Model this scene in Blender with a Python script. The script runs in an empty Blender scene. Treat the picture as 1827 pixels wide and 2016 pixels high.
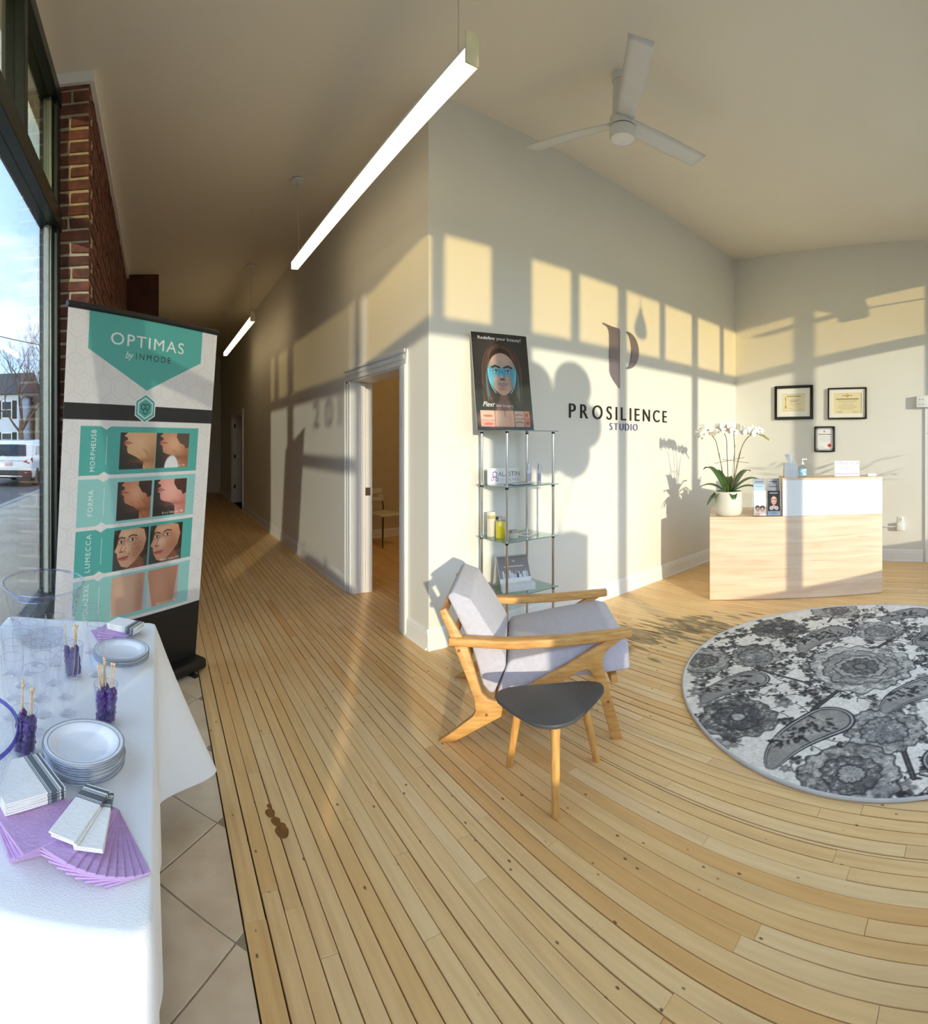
import bpy, bmesh, math, random
import numpy as np
from mathutils import Vector, Matrix

random.seed(7)
rng = np.random.default_rng(7)
SC = bpy.context.scene
COL = SC.collection
PI = math.pi

# ------------------------------------------------------------------ camera
# hand-held panorama sweep: a central cylindrical lens, 1030 px per radian
FPX, X_AXIS, Y_HOR, CAM_H = 1030.0, 310.0, 870.0, 1.5
cam = bpy.data.cameras.new('camera')
cam_o = bpy.data.objects.new('camera', cam)
COL.objects.link(cam_o)
SC.camera = cam_o
cam.type = 'PANO'
cam.panorama_type = 'CENTRAL_CYLINDRICAL'
cam.central_cylindrical_radius = 1.0
cam.central_cylindrical_range_u_min = -1827 / FPX / 2
cam.central_cylindrical_range_u_max = 1827 / FPX / 2
cam.central_cylindrical_range_v_min = -(2016 - Y_HOR) / FPX
cam.central_cylindrical_range_v_max = Y_HOR / FPX
cam.clip_start = 0.02
cam_o.location = (0, 0, CAM_H)
cam_o.rotation_euler = (PI / 2, 0, -(1827 / 2 - X_AXIS) / FPX)

# ------------------------------------------------------------------ view
SC.view_settings.view_transform = 'Standard'
SC.view_settings.look = 'None'
SC.view_settings.gamma = 1.0
SC.view_settings.exposure = 1.28
SC.view_settings.use_curve_mapping = False
SC.cycles.transparent_max_bounces = 28
SC.cycles.max_bounces = 6
SC.cycles.diffuse_bounces = 4
SC.cycles.glossy_bounces = 3
SC.cycles.adaptive_threshold = 0.12
SC.cycles.caustics_reflective = False
SC.cycles.caustics_refractive = False
SC.cycles.sample_clamp_indirect = 6.0

# ------------------------------------------------------------------ sky
wd = bpy.data.worlds.new('sky')
SC.world = wd
wd.use_nodes = True
nt = wd.node_tree
bg = nt.nodes['Background']
tc = nt.nodes.new('ShaderNodeTexCoord')
sep = nt.nodes.new('ShaderNodeSeparateXYZ')
nt.links.new(tc.outputs['Generated'], sep.inputs[0])
ramp = nt.nodes.new('ShaderNodeValToRGB')
ramp.color_ramp.elements[0].position = 0.0
ramp.color_ramp.elements[0].color = (0.62, 0.70, 0.80, 1)
ramp.color_ramp.elements[1].position = 0.5
ramp.color_ramp.elements[1].color = (0.34, 0.52, 0.84, 1)
e = ramp.color_ramp.elements.new(0.12)
e.color = (0.44, 0.61, 0.86, 1)
nt.links.new(sep.outputs['Z'], ramp.inputs[0])
mp = nt.nodes.new('ShaderNodeMapping')
mp.inputs['Scale'].default_value = (1.6, 1.6, 4.5)
nt.links.new(tc.outputs['Generated'], mp.inputs[0])
cl = nt.nodes.new('ShaderNodeTexNoise')
cl.inputs['Scale'].default_value = 2.2
cl.inputs['Detail'].default_value = 7
cl.inputs['Roughness'].default_value = 0.6
nt.links.new(mp.outputs[0], cl.inputs['Vector'])
cr = nt.nodes.new('ShaderNodeMapRange')
cr.inputs[1].default_value = 0.46
cr.inputs[2].default_value = 0.72
nt.links.new(cl.outputs[0], cr.inputs[0])
mx = nt.nodes.new('ShaderNodeMix')
mx.data_type = 'RGBA'
nt.links.new(cr.outputs[0], mx.inputs['Factor'])
nt.links.new(ramp.outputs[0], mx.inputs['A'])
mx.inputs['B'].default_value = (0.84, 0.86, 0.88, 1)
nt.links.new(mx.outputs['Result'], bg.inputs[0])
bg.inputs[1].default_value = 1.9

# ------------------------------------------------------------------ sun: low winter sun, from behind on the left
SUN_DIR = Vector((0.474, 1.0, -0.169)).normalized()
sl = bpy.data.lights.new('sun', 'SUN')
sl.energy = 1.5
sl.angle = math.radians(0.8)
sl.color = (1.0, 0.88, 0.67)
so = bpy.data.objects.new('sun', sl)
COL.objects.link(so)
so.rotation_euler = SUN_DIR.to_track_quat('-Z', 'Y').to_euler()
so.location = (-6, -12, 8)

# ================================================================== helpers
def lin(c):
    """sRGB 0-255 -> linear"""
    return tuple(((x / 255) / 12.92 if x / 255 <= 0.04045 else ((x / 255 + 0.055) / 1.055) ** 2.4) for x in c[:3])

MATS = {}
def pm(name, col, rough=0.5, metal=0.0, var=0.06, scale=8.0, bump=0.0, bscale=150.0, stretch=(1, 1, 1),
       emit=None, estr=0.0, col2=None, spec=None, sheen=0.0, trans=0.0, island=False, objrand=False, coat=0.0, sub=0.0):
    """Principled material whose colour wanders with noise (col -> col2) and with a fine bump."""
    if name in MATS:
        return MATS[name]
    m = bpy.data.materials.new(name)
    MATS[name] = m
    m.use_nodes = True
    nt = m.node_tree
    b = nt.nodes['Principled BSDF']
    c1 = lin(col)
    c2 = lin(col2) if col2 else tuple(min(1, x * (1 - var * 2)) for x in c1)
    tc = nt.nodes.new('ShaderNodeTexCoord')
    mp = nt.nodes.new('ShaderNodeMapping')
    mp.inputs['Scale'].default_value = stretch
    nt.links.new(tc.outputs['Object'], mp.inputs[0])
    vec = mp.outputs[0]
    rnd = None
    if island or objrand:
        if island:
            g = nt.nodes.new('ShaderNodeNewGeometry'); rnd = g.outputs['Random Per Island']
        else:
            g = nt.nodes.new('ShaderNodeObjectInfo'); rnd = g.outputs['Random']
        ad = nt.nodes.new('ShaderNodeVectorMath'); ad.operation = 'ADD'
        sc = nt.nodes.new('ShaderNodeMath'); sc.operation = 'MULTIPLY'; sc.inputs[1].default_value = 37.0
        nt.links.new(rnd, sc.inputs[0])
        nt.links.new(mp.outputs[0], ad.inputs[0]); nt.links.new(sc.outputs[0], ad.inputs[1])
        vec = ad.outputs[0]
    n = nt.nodes.new('ShaderNodeTexNoise')
    n.inputs['Scale'].default_value = scale
    n.inputs['Detail'].default_value = 2
    nt.links.new(vec, n.inputs['Vector'])
    mx = nt.nodes.new('ShaderNodeMix'); mx.data_type = 'RGBA'
    mr = nt.nodes.new('ShaderNodeMapRange'); mr.inputs[1].default_value = 0.3; mr.inputs[2].default_value = 0.7
    nt.links.new(n.outputs[0], mr.inputs[0])
    nt.links.new(mr.outputs[0], mx.inputs['Factor'])
    mx.inputs['A'].default_value = (*c1, 1)
    mx.inputs['B'].default_value = (*c2, 1)
    outc = mx.outputs['Result']
    if rnd is not None:
        hs = nt.nodes.new('ShaderNodeHueSaturation')
        m2 = nt.nodes.new('ShaderNodeMapRange'); m2.inputs[3].default_value = 0.72; m2.inputs[4].default_value = 1.2
        nt.links.new(rnd, m2.inputs[0]); nt.links.new(m2.outputs[0], hs.inputs['Value'])
        nt.links.new(outc, hs.inputs['Color']); outc = hs.outputs[0]
    nt.links.new(outc, b.inputs['Base Color'])
    b.inputs['Roughness'].default_value = rough
    b.inputs['Metallic'].default_value = metal
    if spec is not None: b.inputs['Specular IOR Level'].default_value = spec
    if sheen: b.inputs['Sheen Weight'].default_value = sheen
    if coat: b.inputs['Coat Weight'].default_value = coat
    if sub:
        b.inputs['Subsurface Weight'].default_value = sub
        b.inputs['Subsurface Radius'].default_value = (0.02, 0.02, 0.02)
    if emit:
        b.inputs['Emission Color'].default_value = (*lin(emit), 1)
        b.inputs['Emission Strength'].default_value = estr
    if bump:
        n2 = nt.nodes.new('ShaderNodeTexNoise'); n2.inputs['Scale'].default_value = bscale; n2.inputs['Detail'].default_value = 1
        nt.links.new(vec, n2.inputs['Vector'])
        bp = nt.nodes.new('ShaderNodeBump'); bp.inputs['Strength'].default_value = bump; bp.inputs['Distance'].default_value = 0.01
        nt.links.new(n2.outputs[0], bp.inputs['Height']); nt.links.new(bp.outputs[0], b.inputs['Normal'])
    return m

def clear_mat(name, tint=(1, 1, 1), refl=1.0, bump=0.0, bscale=60.0, rough=0.02, edge=None, ior=1.45):
    """thin clear sheet: see-through body, glossy by Fresnel, edge tint towards grazing angles"""
    if name in MATS:
        return MATS[name]
    m = bpy.data.materials.new(name); MATS[name] = m
    m.use_nodes = True
    nt = m.node_tree; nt.nodes.clear()
    out = nt.nodes.new('ShaderNodeOutputMaterial')
    tr = nt.nodes.new('ShaderNodeBsdfTransparent'); tr.inputs[0].default_value = (*tint, 1)
    gl = nt.nodes.new('ShaderNodeBsdfGlossy'); gl.inputs['Roughness'].default_value = rough
    gl.inputs[0].default_value = (refl, refl, refl, 1)
    fr = nt.nodes.new('ShaderNodeLayerWeight'); fr.inputs[0].default_value = 0.5
    pw = nt.nodes.new('ShaderNodeMath'); pw.operation = 'POWER'; pw.inputs[1].default_value = 5.0
    ma = nt.nodes.new('ShaderNodeMath'); ma.operation = 'MULTIPLY_ADD'; ma.inputs[1].default_value = 0.96; ma.inputs[2].default_value = ((ior-1)/(ior+1))**2
    nt.links.new(fr.outputs['Facing'], pw.inputs[0]); nt.links.new(pw.outputs[0], ma.inputs[0])
    mix = nt.nodes.new('ShaderNodeMixShader')
    nt.links.new(ma.outputs[0], mix.inputs[0]); nt.links.new(tr.outputs[0], mix.inputs[1]); nt.links.new(gl.outputs[0], mix.inputs[2])
    if edge:
        lw = nt.nodes.new('ShaderNodeLayerWeight'); lw.inputs[0].default_value = 0.35
        mc = nt.nodes.new('ShaderNodeMix'); mc.data_type = 'RGBA'
        mc.inputs['A'].default_value = (*tint, 1); mc.inputs['B'].default_value = (*edge, 1)
        nt.links.new(lw.outputs['Facing'], mc.inputs['Factor']); nt.links.new(mc.outputs['Result'], tr.inputs[0])
    if bump:
        tc = nt.nodes.new('ShaderNodeTexCoord')
        v = nt.nodes.new('ShaderNodeTexVoronoi'); v.inputs['Scale'].default_value = bscale
        nt.links.new(tc.outputs['Object'], v.inputs['Vector'])
        bp = nt.nodes.new('ShaderNodeBump'); bp.inputs['Strength'].default_value = bump; bp.inputs['Distance'].default_value = 0.004
        nt.links.new(v.outputs['Distance'], bp.inputs['Height'])
        nt.links.new(bp.outputs[0], gl.inputs['Normal']); nt.links.new(bp.outputs[0], fr.inputs['Normal'])
    nt.links.new(mix.outputs[0], out.inputs[0])
    return m

def print_mat(name, rough=0.5, coat=0.0):
    """shows the printed colours stored on the sheet's own points"""
    if name in MATS:
        return MATS[name]
    m = bpy.data.materials.new(name); MATS[name] = m
    m.use_nodes = True
    nt = m.node_tree; b = nt.nodes['Principled BSDF']
    a = nt.nodes.new('ShaderNodeAttribute'); a.attribute_name = 'print'
    nt.links.new(a.outputs['Color'], b.inputs['Base Color'])
    b.inputs['Roughness'].default_value = rough
    b.inputs['Coat Weight'].default_value = coat
    return m

class MB:
    """collects shapes of ONE mesh"""
    def __init__(s): s.v = []; s.f = []
    def add(s, vs, fs):
        n = len(s.v); s.v += [tuple(v) for v in vs]; s.f += [[i + n for i in f] for f in fs]; return s
    def box(s, x0, x1, y0, y1, z0, z1):
        return s.add([(x0,y0,z0),(x1,y0,z0),(x1,y1,z0),(x0,y1,z0),(x0,y0,z1),(x1,y0,z1),(x1,y1,z1),(x0,y1,z1)],
                     [(3,2,1,0),(4,5,6,7),(0,1,5,4),(1,2,6,5),(2,3,7,6),(3,0,4,7)])
    def obox(s, c, hx, hy, hz, R):
        c = Vector(c)
        vs = [c + R @ Vector((a*hx, b*hy, d*hz)) for d in (-1,1) for a, b in ((-1,-1),(1,-1),(1,1),(-1,1))]
        return s.add(vs, [(3,2,1,0),(4,5,6,7),(0,1,5,4),(1,2,6,5),(2,3,7,6),(3,0,4,7)])
    def extr(s, pts, vec):
        n = len(pts); vec = Vector(vec)
        a = [Vector(p) for p in pts]; b = [p + vec for p in a]
        nrm = Vector((0,0,0))
        for i in range(n): nrm += a[i].cross(a[(i+1) % n])
        fs = [[(i+1) % n, i, n+i, n+(i+1) % n] for i in range(n)]
        fs += [list(range(n)), list(range(2*n-1, n-1, -1))]
        if nrm.dot(vec) > 0: fs = [f[::-1] for f in fs]
        return s.add(a + b, fs)
    def tube(s, pts, r, n=8, cap=True):
        P = [Vector(p) for p in pts]; k = len(P)
        R = r if isinstance(r, (list, tuple)) else [r] * k
        up = None; rings = []
        for i, p in enumerate(P):
            t = (P[min(i+1, k-1)] - P[max(i-1, 0)]).normalized()
            if up is None:
                up = Vector((0,0,1)) if abs(t.z) < 0.9 else Vector((1,0,0))
            a = t.cross(up).normalized(); b = a.cross(t).normalized(); up = b
            rings.append([p + a * (R[i]*math.cos(2*PI*j/n)) + b * (R[i]*math.sin(2*PI*j/n)) for j in range(n)])
        vs = [q for rg in rings for q in rg]; fs = []
        for i in range(k-1):
            for j in range(n):
                fs.append((i*n+j, i*n+(j+1) % n, (i+1)*n+(j+1) % n, (i+1)*n+j))
        if cap:
            fs.append(list(range(n))[::-1]); fs.append([(k-1)*n + j for j in range(n)])
        return s.add(vs, fs)
    def lathe(s, prof, n=28, c=(0,0,0), sx=1.0, sy=1.0):
        vs = []; fs = []; k = len(prof)
        for r, z in prof:
            for j in range(n):
                a = 2*PI*j/n; vs.append((c[0]+sx*r*math.cos(a), c[1]+sy*r*math.sin(a), c[2]+z))
        for i in range(k-1):
            for j in range(n):
                fs.append((i*n+j, i*n+(j+1) % n, (i+1)*n+(j+1) % n, (i+1)*n+j))
        if prof[0][0] > 1e-6 and prof[0] != prof[-1]: pass
        return s.add(vs, fs)
    def disc(s, c, r, n=24, up=True):
        vs = [(c[0]+r*math.cos(2*PI*j/n), c[1]+r*math.sin(2*PI*j/n), c[2]) for j in range(n)]
        return s.add(vs, [list(range(n)) if up else list(range(n))[::-1]])
    def cyl(s, c, r, h, n=20):
        return s.lathe([(r,0),(r,h)], n, c).disc((c[0],c[1],c[2]), r, n, False).disc((c[0],c[1],c[2]+h), r, n, True)
    def ball(s, c, r, nu=12, nv=8, sz=1.0):
        prof = [(max(1e-5, r*math.sin(PI*i/nv)), -r*sz*math.cos(PI*i/nv)) for i in range(nv+1)]
        return s.lathe(prof, nu, c)
    def grid(s, fn, nu, nv, flip=False):
        vs = [fn(i/nu, j/nv) for j in range(nv+1) for i in range(nu+1)]
        fs = []
        for j in range(nv):
            for i in range(nu):
                a = j*(nu+1)+i; q = (a, a+1, a+nu+2, a+nu+1)
                fs.append(q[::-1] if flip else q)
        return s.add(vs, fs)

def link(o, parent=None):
    COL.objects.link(o)
    if parent is not None: o.parent = parent
    return o

def ob(name, mb, mat, parent=None, smooth=False, bevel=0.0, seg=2, angle=40, kind=None, label=None, solid=0.0, sub=0):
    me = bpy.data.meshes.new(name)
    me.from_pydata(mb.v, [], mb.f)
    if bevel > 0:
        bm = bmesh.new(); bm.from_mesh(me)
        bmesh.ops.remove_doubles(bm, verts=bm.verts, dist=1e-6)
        es = [e for e in bm.edges if len(e.link_faces) == 2 and e.calc_face_angle(0) > math.radians(25)]
        bmesh.ops.bevel(bm, geom=es, offset=bevel, segments=seg, profile=0.5, affect='EDGES', clamp_overlap=True)
        bm.to_mesh(me); bm.free()
        smooth = True
    me.update()
    if smooth:
        me.polygons.foreach_set('use_smooth', [True] * len(me.polygons))
        me.set_sharp_from_angle(angle=math.radians(angle))
    if mat is not None: me.materials.append(mat)
    o = bpy.data.objects.new(name, me)
    link(o, parent)
    if solid:
        md = o.modifiers.new('thickness', 'SOLIDIFY'); md.thickness = solid; md.offset = 0
    if sub:
        md = o.modifiers.new('smooth', 'SUBSURF'); md.levels = sub; md.render_levels = sub
    if kind: o['kind'] = kind
    if label: o['label'] = label
    return o

def thing(name, label, cat, loc=(0,0,0), rz=0.0, group=None):
    o = bpy.data.objects.new(name, None); o.empty_display_size = 0.1
    COL.objects.link(o)
    o.location = loc; o.rotation_euler = (0, 0, rz)
    o['label'] = label; o['category'] = cat
    if group: o['group'] = group
    return o

def tag(o, label, cat, group=None, loc=None, rz=None):
    o['label'] = label; o['category'] = cat
    if group: o['group'] = group
    if loc is not None: o.location = loc
    if rz is not None: o.rotation_euler = (0, 0, rz)
    return o

def dup(root, loc, rz, label, group=None):
    def cp(o, par):
        c = o.copy(); COL.objects.link(c); c.parent = par
        for ch in list(o.children): cp(ch, c)
        return c
    kids = list(root.children)
    r = root.copy(); COL.objects.link(r); r.location = loc
    r.rotation_euler = (root.rotation_euler[0], root.rotation_euler[1], rz); r['label'] = label
    if group: r['group'] = group
    for k in kids: cp(k, r)
    return r

def struct(name, mb, mat, **kw):
    return ob(name, mb, mat, kind='structure', **kw)

# ------------------------------------------------------------------ print canvases (flat print drawn in numpy)
def text_tris(body, space=1.0, offset=0.0, shear=0.0):
    cu = bpy.data.curves.new('t', 'FONT'); cu.body = body; cu.size = 1.0; cu.space_character = space
    cu.offset = offset; cu.shear = shear; cu.resolution_u = 4; cu.fill_mode = 'FRONT'
    o = bpy.data.objects.new('t', cu); COL.objects.link(o)
    me = bpy.data.meshes.new_from_object(o)
    me.calc_loop_triangles()
    v = np.array([x.co[:2] for x in me.vertices]).reshape(-1, 2)
    t = np.array([x.vertices[:] for x in me.loop_triangles], dtype=int).reshape(-1, 3)
    bpy.data.objects.remove(o); bpy.data.curves.remove(cu); bpy.data.meshes.remove(me)
    return v, t

def text_mesh(body, height, depth, offset=0.0):
    """upright letter mesh in the x-z plane, front face towards -y; returns MB and width"""
    cu = bpy.data.curves.new('t', 'FONT'); cu.body = body; cu.size = 1.0; cu.offset = offset
    cu.extrude = 0.5; cu.resolution_u = 8
    o = bpy.data.objects.new('t', cu); COL.objects.link(o)
    me = bpy.data.meshes.new_from_object(o)
    co = np.array([v.co[:] for v in me.vertices]); fs = [list(p.vertices) for p in me.polygons]
    bpy.data.objects.remove(o); bpy.data.curves.remove(cu); bpy.data.meshes.remove(me)
    x0, x1 = co[:,0].min(), co[:,0].max()
    k = height / 0.70
    mb = MB(); mb.add([((c[0]-x0)*k, -c[2]*depth - depth/2, c[1]*k) for c in co], fs)
    return mb, (x1-x0)*k

class Cv:
    """a canvas of w x h cells, drawn at double density; x right, y down, colours sRGB 0-255"""
    def __init__(s, w, h, col):
        s.w, s.h, s.S = w, h, 2
        s.a = np.empty((h*2, w*2, 3), np.float32); s.a[:] = col
        s.Y, s.X = np.mgrid[0:h*2, 0:w*2].astype(np.float32)
        s.X = (s.X + 0.5) / 2; s.Y = (s.Y + 0.5) / 2
    def put(s, m, col, al=1.0):
        m = (m * al)[..., None]; s.a += (np.asarray(col, np.float32) - s.a) * m; return s
    def poly(s, pts, col, al=1.0, clip=None):
        xs = [p[0] for p in pts]; ys = [p[1] for p in pts]
        w = s.win(min(xs), min(ys), max(xs), max(ys))
        if w is None: return s
        x, y = s.X[w], s.Y[w]; ins = np.zeros(x.shape, bool); n = len(pts)
        for i in range(n):
            x0, y0 = pts[i]; x1, y1 = pts[(i+1) % n]
            if y0 == y1: continue
            ins ^= ((y0 > y) != (y1 > y)) & (x < (x1-x0)*(y-y0)/(y1-y0)+x0)
        return s.putw(w, ins.astype(np.float32), col, al, clip)
    def rect(s, x0, y0, x1, y1, col, al=1.0):
        return s.put(((s.X >= x0) & (s.X < x1) & (s.Y >= y0) & (s.Y < y1)).astype(np.float32), col, al)
    def win(s, x0, y0, x1, y1):
        i0, i1 = max(0, int(x0*2)-1), min(s.w*2, int(x1*2)+2)
        j0, j1 = max(0, int(y0*2)-1), min(s.h*2, int(y1*2)+2)
        return None if i1 <= i0 or j1 <= j0 else (slice(j0, j1), slice(i0, i1))
    def putw(s, w, m, col, al, clip):
        if clip is not None: m = m*clip[w]
        v = s.a[w]; v += (np.asarray(col, np.float32)-v)*(m*al)[..., None]; return s
    def mell(s, cx, cy, rx, ry, ang=0.0, soft=0.08, w=None):
        w = w or (slice(None), slice(None))
        c, q = math.cos(ang), math.sin(ang); dx, dy = s.X[w]-cx, s.Y[w]-cy
        d = np.sqrt(((dx*c+dy*q)/rx)**2 + ((-dx*q+dy*c)/ry)**2)
        return np.clip((1-d)/max(soft, 1e-3)+0.5, 0, 1)
    def ell(s, cx, cy, rx, ry, col, al=1.0, ang=0.0, soft=0.08, clip=None):
        R = max(rx, ry)*(1+soft)+1; w = s.win(cx-R, cy-R, cx+R, cy+R)
        if w is None: return s
        return s.putw(w, s.mell(cx, cy, rx, ry, ang, soft, w), col, al, clip)
    def glow(s, cx, cy, rx, ry, col, al=1.0, ang=0.0, clip=None):
        R = max(rx, ry)*2.6+1; w = s.win(cx-R, cy-R, cx+R, cy+R)
        if w is None: return s
        c, q = math.cos(ang), math.sin(ang); dx, dy = s.X[w]-cx, s.Y[w]-cy
        return s.putw(w, np.exp(-(((dx*c+dy*q)/rx)**2 + ((-dx*q+dy*c)/ry)**2)), col, al, clip)
    def line(s, pts, w, col, al=1.0, clip=None, closed=False):
        pts = list(pts) + ([pts[0]] if closed else [])
        xs = [p[0] for p in pts]; ys = [p[1] for p in pts]; pad = w+1
        W = s.win(min(xs)-pad, min(ys)-pad, max(xs)+pad, max(ys)+pad)
        if W is None: return s
        X, Y = s.X[W], s.Y[W]; d = np.full(X.shape, 1e9, np.float32)
        for (x0, y0), (x1, y1) in zip(pts[:-1], pts[1:]):
            dx, dy = x1-x0, y1-y0
            t = np.clip(((X-x0)*dx+(Y-y0)*dy)/(dx*dx+dy*dy+1e-9), 0, 1)
            d = np.minimum(d, np.hypot(X-x0-t*dx, Y-y0-t*dy))
        return s.putw(W, np.clip((w/2-d)/0.5+0.5, 0, 1), col, al, clip)
    def text(s, body, x, y, size, col, ang=0.0, space=1.0, offset=0.0, al=1.0, center=False, width=None, shear=0.0):
        """baseline start (x,y); size = cap height in cells; ang clockwise-negative in radians (pi/2 reads upwards)"""
        v, t = text_tris(body, space, offset, shear)
        if len(t) == 0: return s
        k = size/0.70
        vx = v[:,0]-v[:,0].min(); wd = vx.max()
        kx = k if width is None else width/wd
        px = vx*kx - (wd*kx/2 if center else 0); py = -v[:,1]*k
        c, q = math.cos(-ang), math.sin(-ang)
        PX = x + px*c - py*q; PY = y + px*q + py*c
        m = np.zeros_like(s.X)
        for a, b, d in t:
            xs = PX[[a,b,d]]; ys = PY[[a,b,d]]
            i0 = max(0, int(xs.min()*2)-1); i1 = min(s.w*2, int(xs.max()*2)+2)
            j0 = max(0, int(ys.min()*2)-1); j1 = min(s.h*2, int(ys.max()*2)+2)
            if i1 <= i0 or j1 <= j0: continue
            X = s.X[j0:j1, i0:i1]; Y = s.Y[j0:j1, i0:i1]
            def ed(p, r): return (xs[r]-xs[p])*(Y-ys[p]) - (ys[r]-ys[p])*(X-xs[p])
            e0, e1, e2 = ed(0,1), ed(1,2), ed(2,0)
            ins = ((e0 >= 0) & (e1 >= 0) & (e2 >= 0)) | ((e0 <= 0) & (e1 <= 0) & (e2 <= 0))
            m[j0:j1, i0:i1] = np.maximum(m[j0:j1, i0:i1], ins)
        return s.put(m, col, al)
    def noise(s, amp, cell=6, seed=1):
        r = np.random.default_rng(seed); gh, gw = s.h*2//cell+2, s.w*2//cell+2
        g = r.normal(0, 1, (gh, gw)).astype(np.float32)
        yy = np.linspace(0, gh-1.01, s.h*2); xx = np.linspace(0, gw-1.01, s.w*2)
        y0 = yy.astype(int); x0 = xx.astype(int); fy = (yy-y0)[:,None]; fx = (xx-x0)[None]
        n = (g[y0][:,x0]*(1-fy)*(1-fx) + g[y0+1][:,x0]*fy*(1-fx) + g[y0][:,x0+1]*(1-fy)*fx + g[y0+1][:,x0+1]*fy*fx)
        return n*amp
    def out(s):
        a = np.clip(s.a.reshape(s.h, 2, s.w, 2, 3).mean((1, 3))/255.0, 0, 1)
        return np.where(a <= 0.04045, a/12.92, ((a+0.055)/1.055)**2.4)

def sheet(name, cv, fn, parent, mat):
    """flat printed sheet: one point per canvas cell; fn(u,v) -> xyz arrays, u right, v down"""
    c = cv.out(); h, w = c.shape[:2]
    V, U = np.mgrid[0:h, 0:w]; u = U/(w-1); v = V/(h-1)
    co = np.stack(fn(u, v), -1).reshape(-1, 3).astype(np.float32)
    i = (V[:-1,:-1]*w + U[:-1,:-1]).ravel()
    q = np.stack([i, i+w, i+w+1, i+1], 1).astype(np.int32)
    me = bpy.data.meshes.new(name)
    me.vertices.add(len(co)); me.vertices.foreach_set('co', co.ravel())
    me.loops.add(q.size); me.loops.foreach_set('vertex_index', q.ravel())
    me.polygons.add(len(q)); me.polygons.foreach_set('loop_start', np.arange(0, q.size, 4, dtype=np.int32))
    me.update(calc_edges=True)
    at = me.color_attributes.new('print', 'FLOAT_COLOR', 'POINT')
    rgba = np.ones((len(co), 4), np.float32); rgba[:, :3] = c.reshape(-1, 3)
    at.data.foreach_set('color', rgba.ravel())
    me.materials.append(mat)
    o = bpy.data.objects.new(name, me)
    return link(o, parent)

def plane_fn(o, U, V):
    o, U, V = np.array(o, float), np.array(U, float), np.array(V, float)
    return lambda u, v: tuple(o[k] + U[k]*u + V[k]*v for k in range(3))
# ================================================================== the room
H_C = 4.03                    # ceiling
Y_F = 3.28                    # wall with the lettering
X_C = 1.87                    # corridor wall
X_R = 6.52                    # far right wall
Y_W = -0.75                   # street wall behind the camera
X_B, X_BO, Y_B = -0.465, -0.685, 3.56   # brick wall: inner face, outer face, end face
D1 = (3.715, 4.825)           # first doorway along the corridor
D2 = (11.35, 12.85)
DH = 2.11

M_wall = pm('wall_paint', (232, 229, 220), 0.75, var=0.015, scale=1.5)
M_ceil = pm('ceiling_paint', (240, 232, 216), 0.8, var=0.015, scale=1.2)
M_trim = pm('trim_paint', (242, 242, 240), 0.4, var=0.01)
M_mortar = pm('mortar', (198, 184, 152), 0.9, var=0.12, scale=25, bump=0.4, bscale=120)
M_frame = pm('window_frame_green', (28, 38, 34), 0.35, var=0.1, scale=6)
M_black = pm('black_satin', (20, 20, 22), 0.5)
M_steel = pm('brushed_steel', (200, 200, 202), 0.28, 1.0, var=0.03)
M_glass = clear_mat('window_glass', (0.97, 0.99, 0.98))
M_glass_s = clear_mat('grey_tinted_side_glass', (0.74, 0.77, 0.78))
M_glass_st = clear_mat('tinted_side_transom_glass', (0.62, 0.58, 0.44))
M_glass_t = clear_mat('tinted_transom_glass', (0.88, 0.80, 0.56))

def brick_mat(name, **kw):
    m = pm(name, (134, 80, 62), 0.9, col2=(88, 58, 48), scale=14, bump=0.5, bscale=70, **kw)
    return m
M_brick = brick_mat('brick_red', objrand=True)
M_brick_i = brick_mat('brick_red_rows', island=True)

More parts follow.
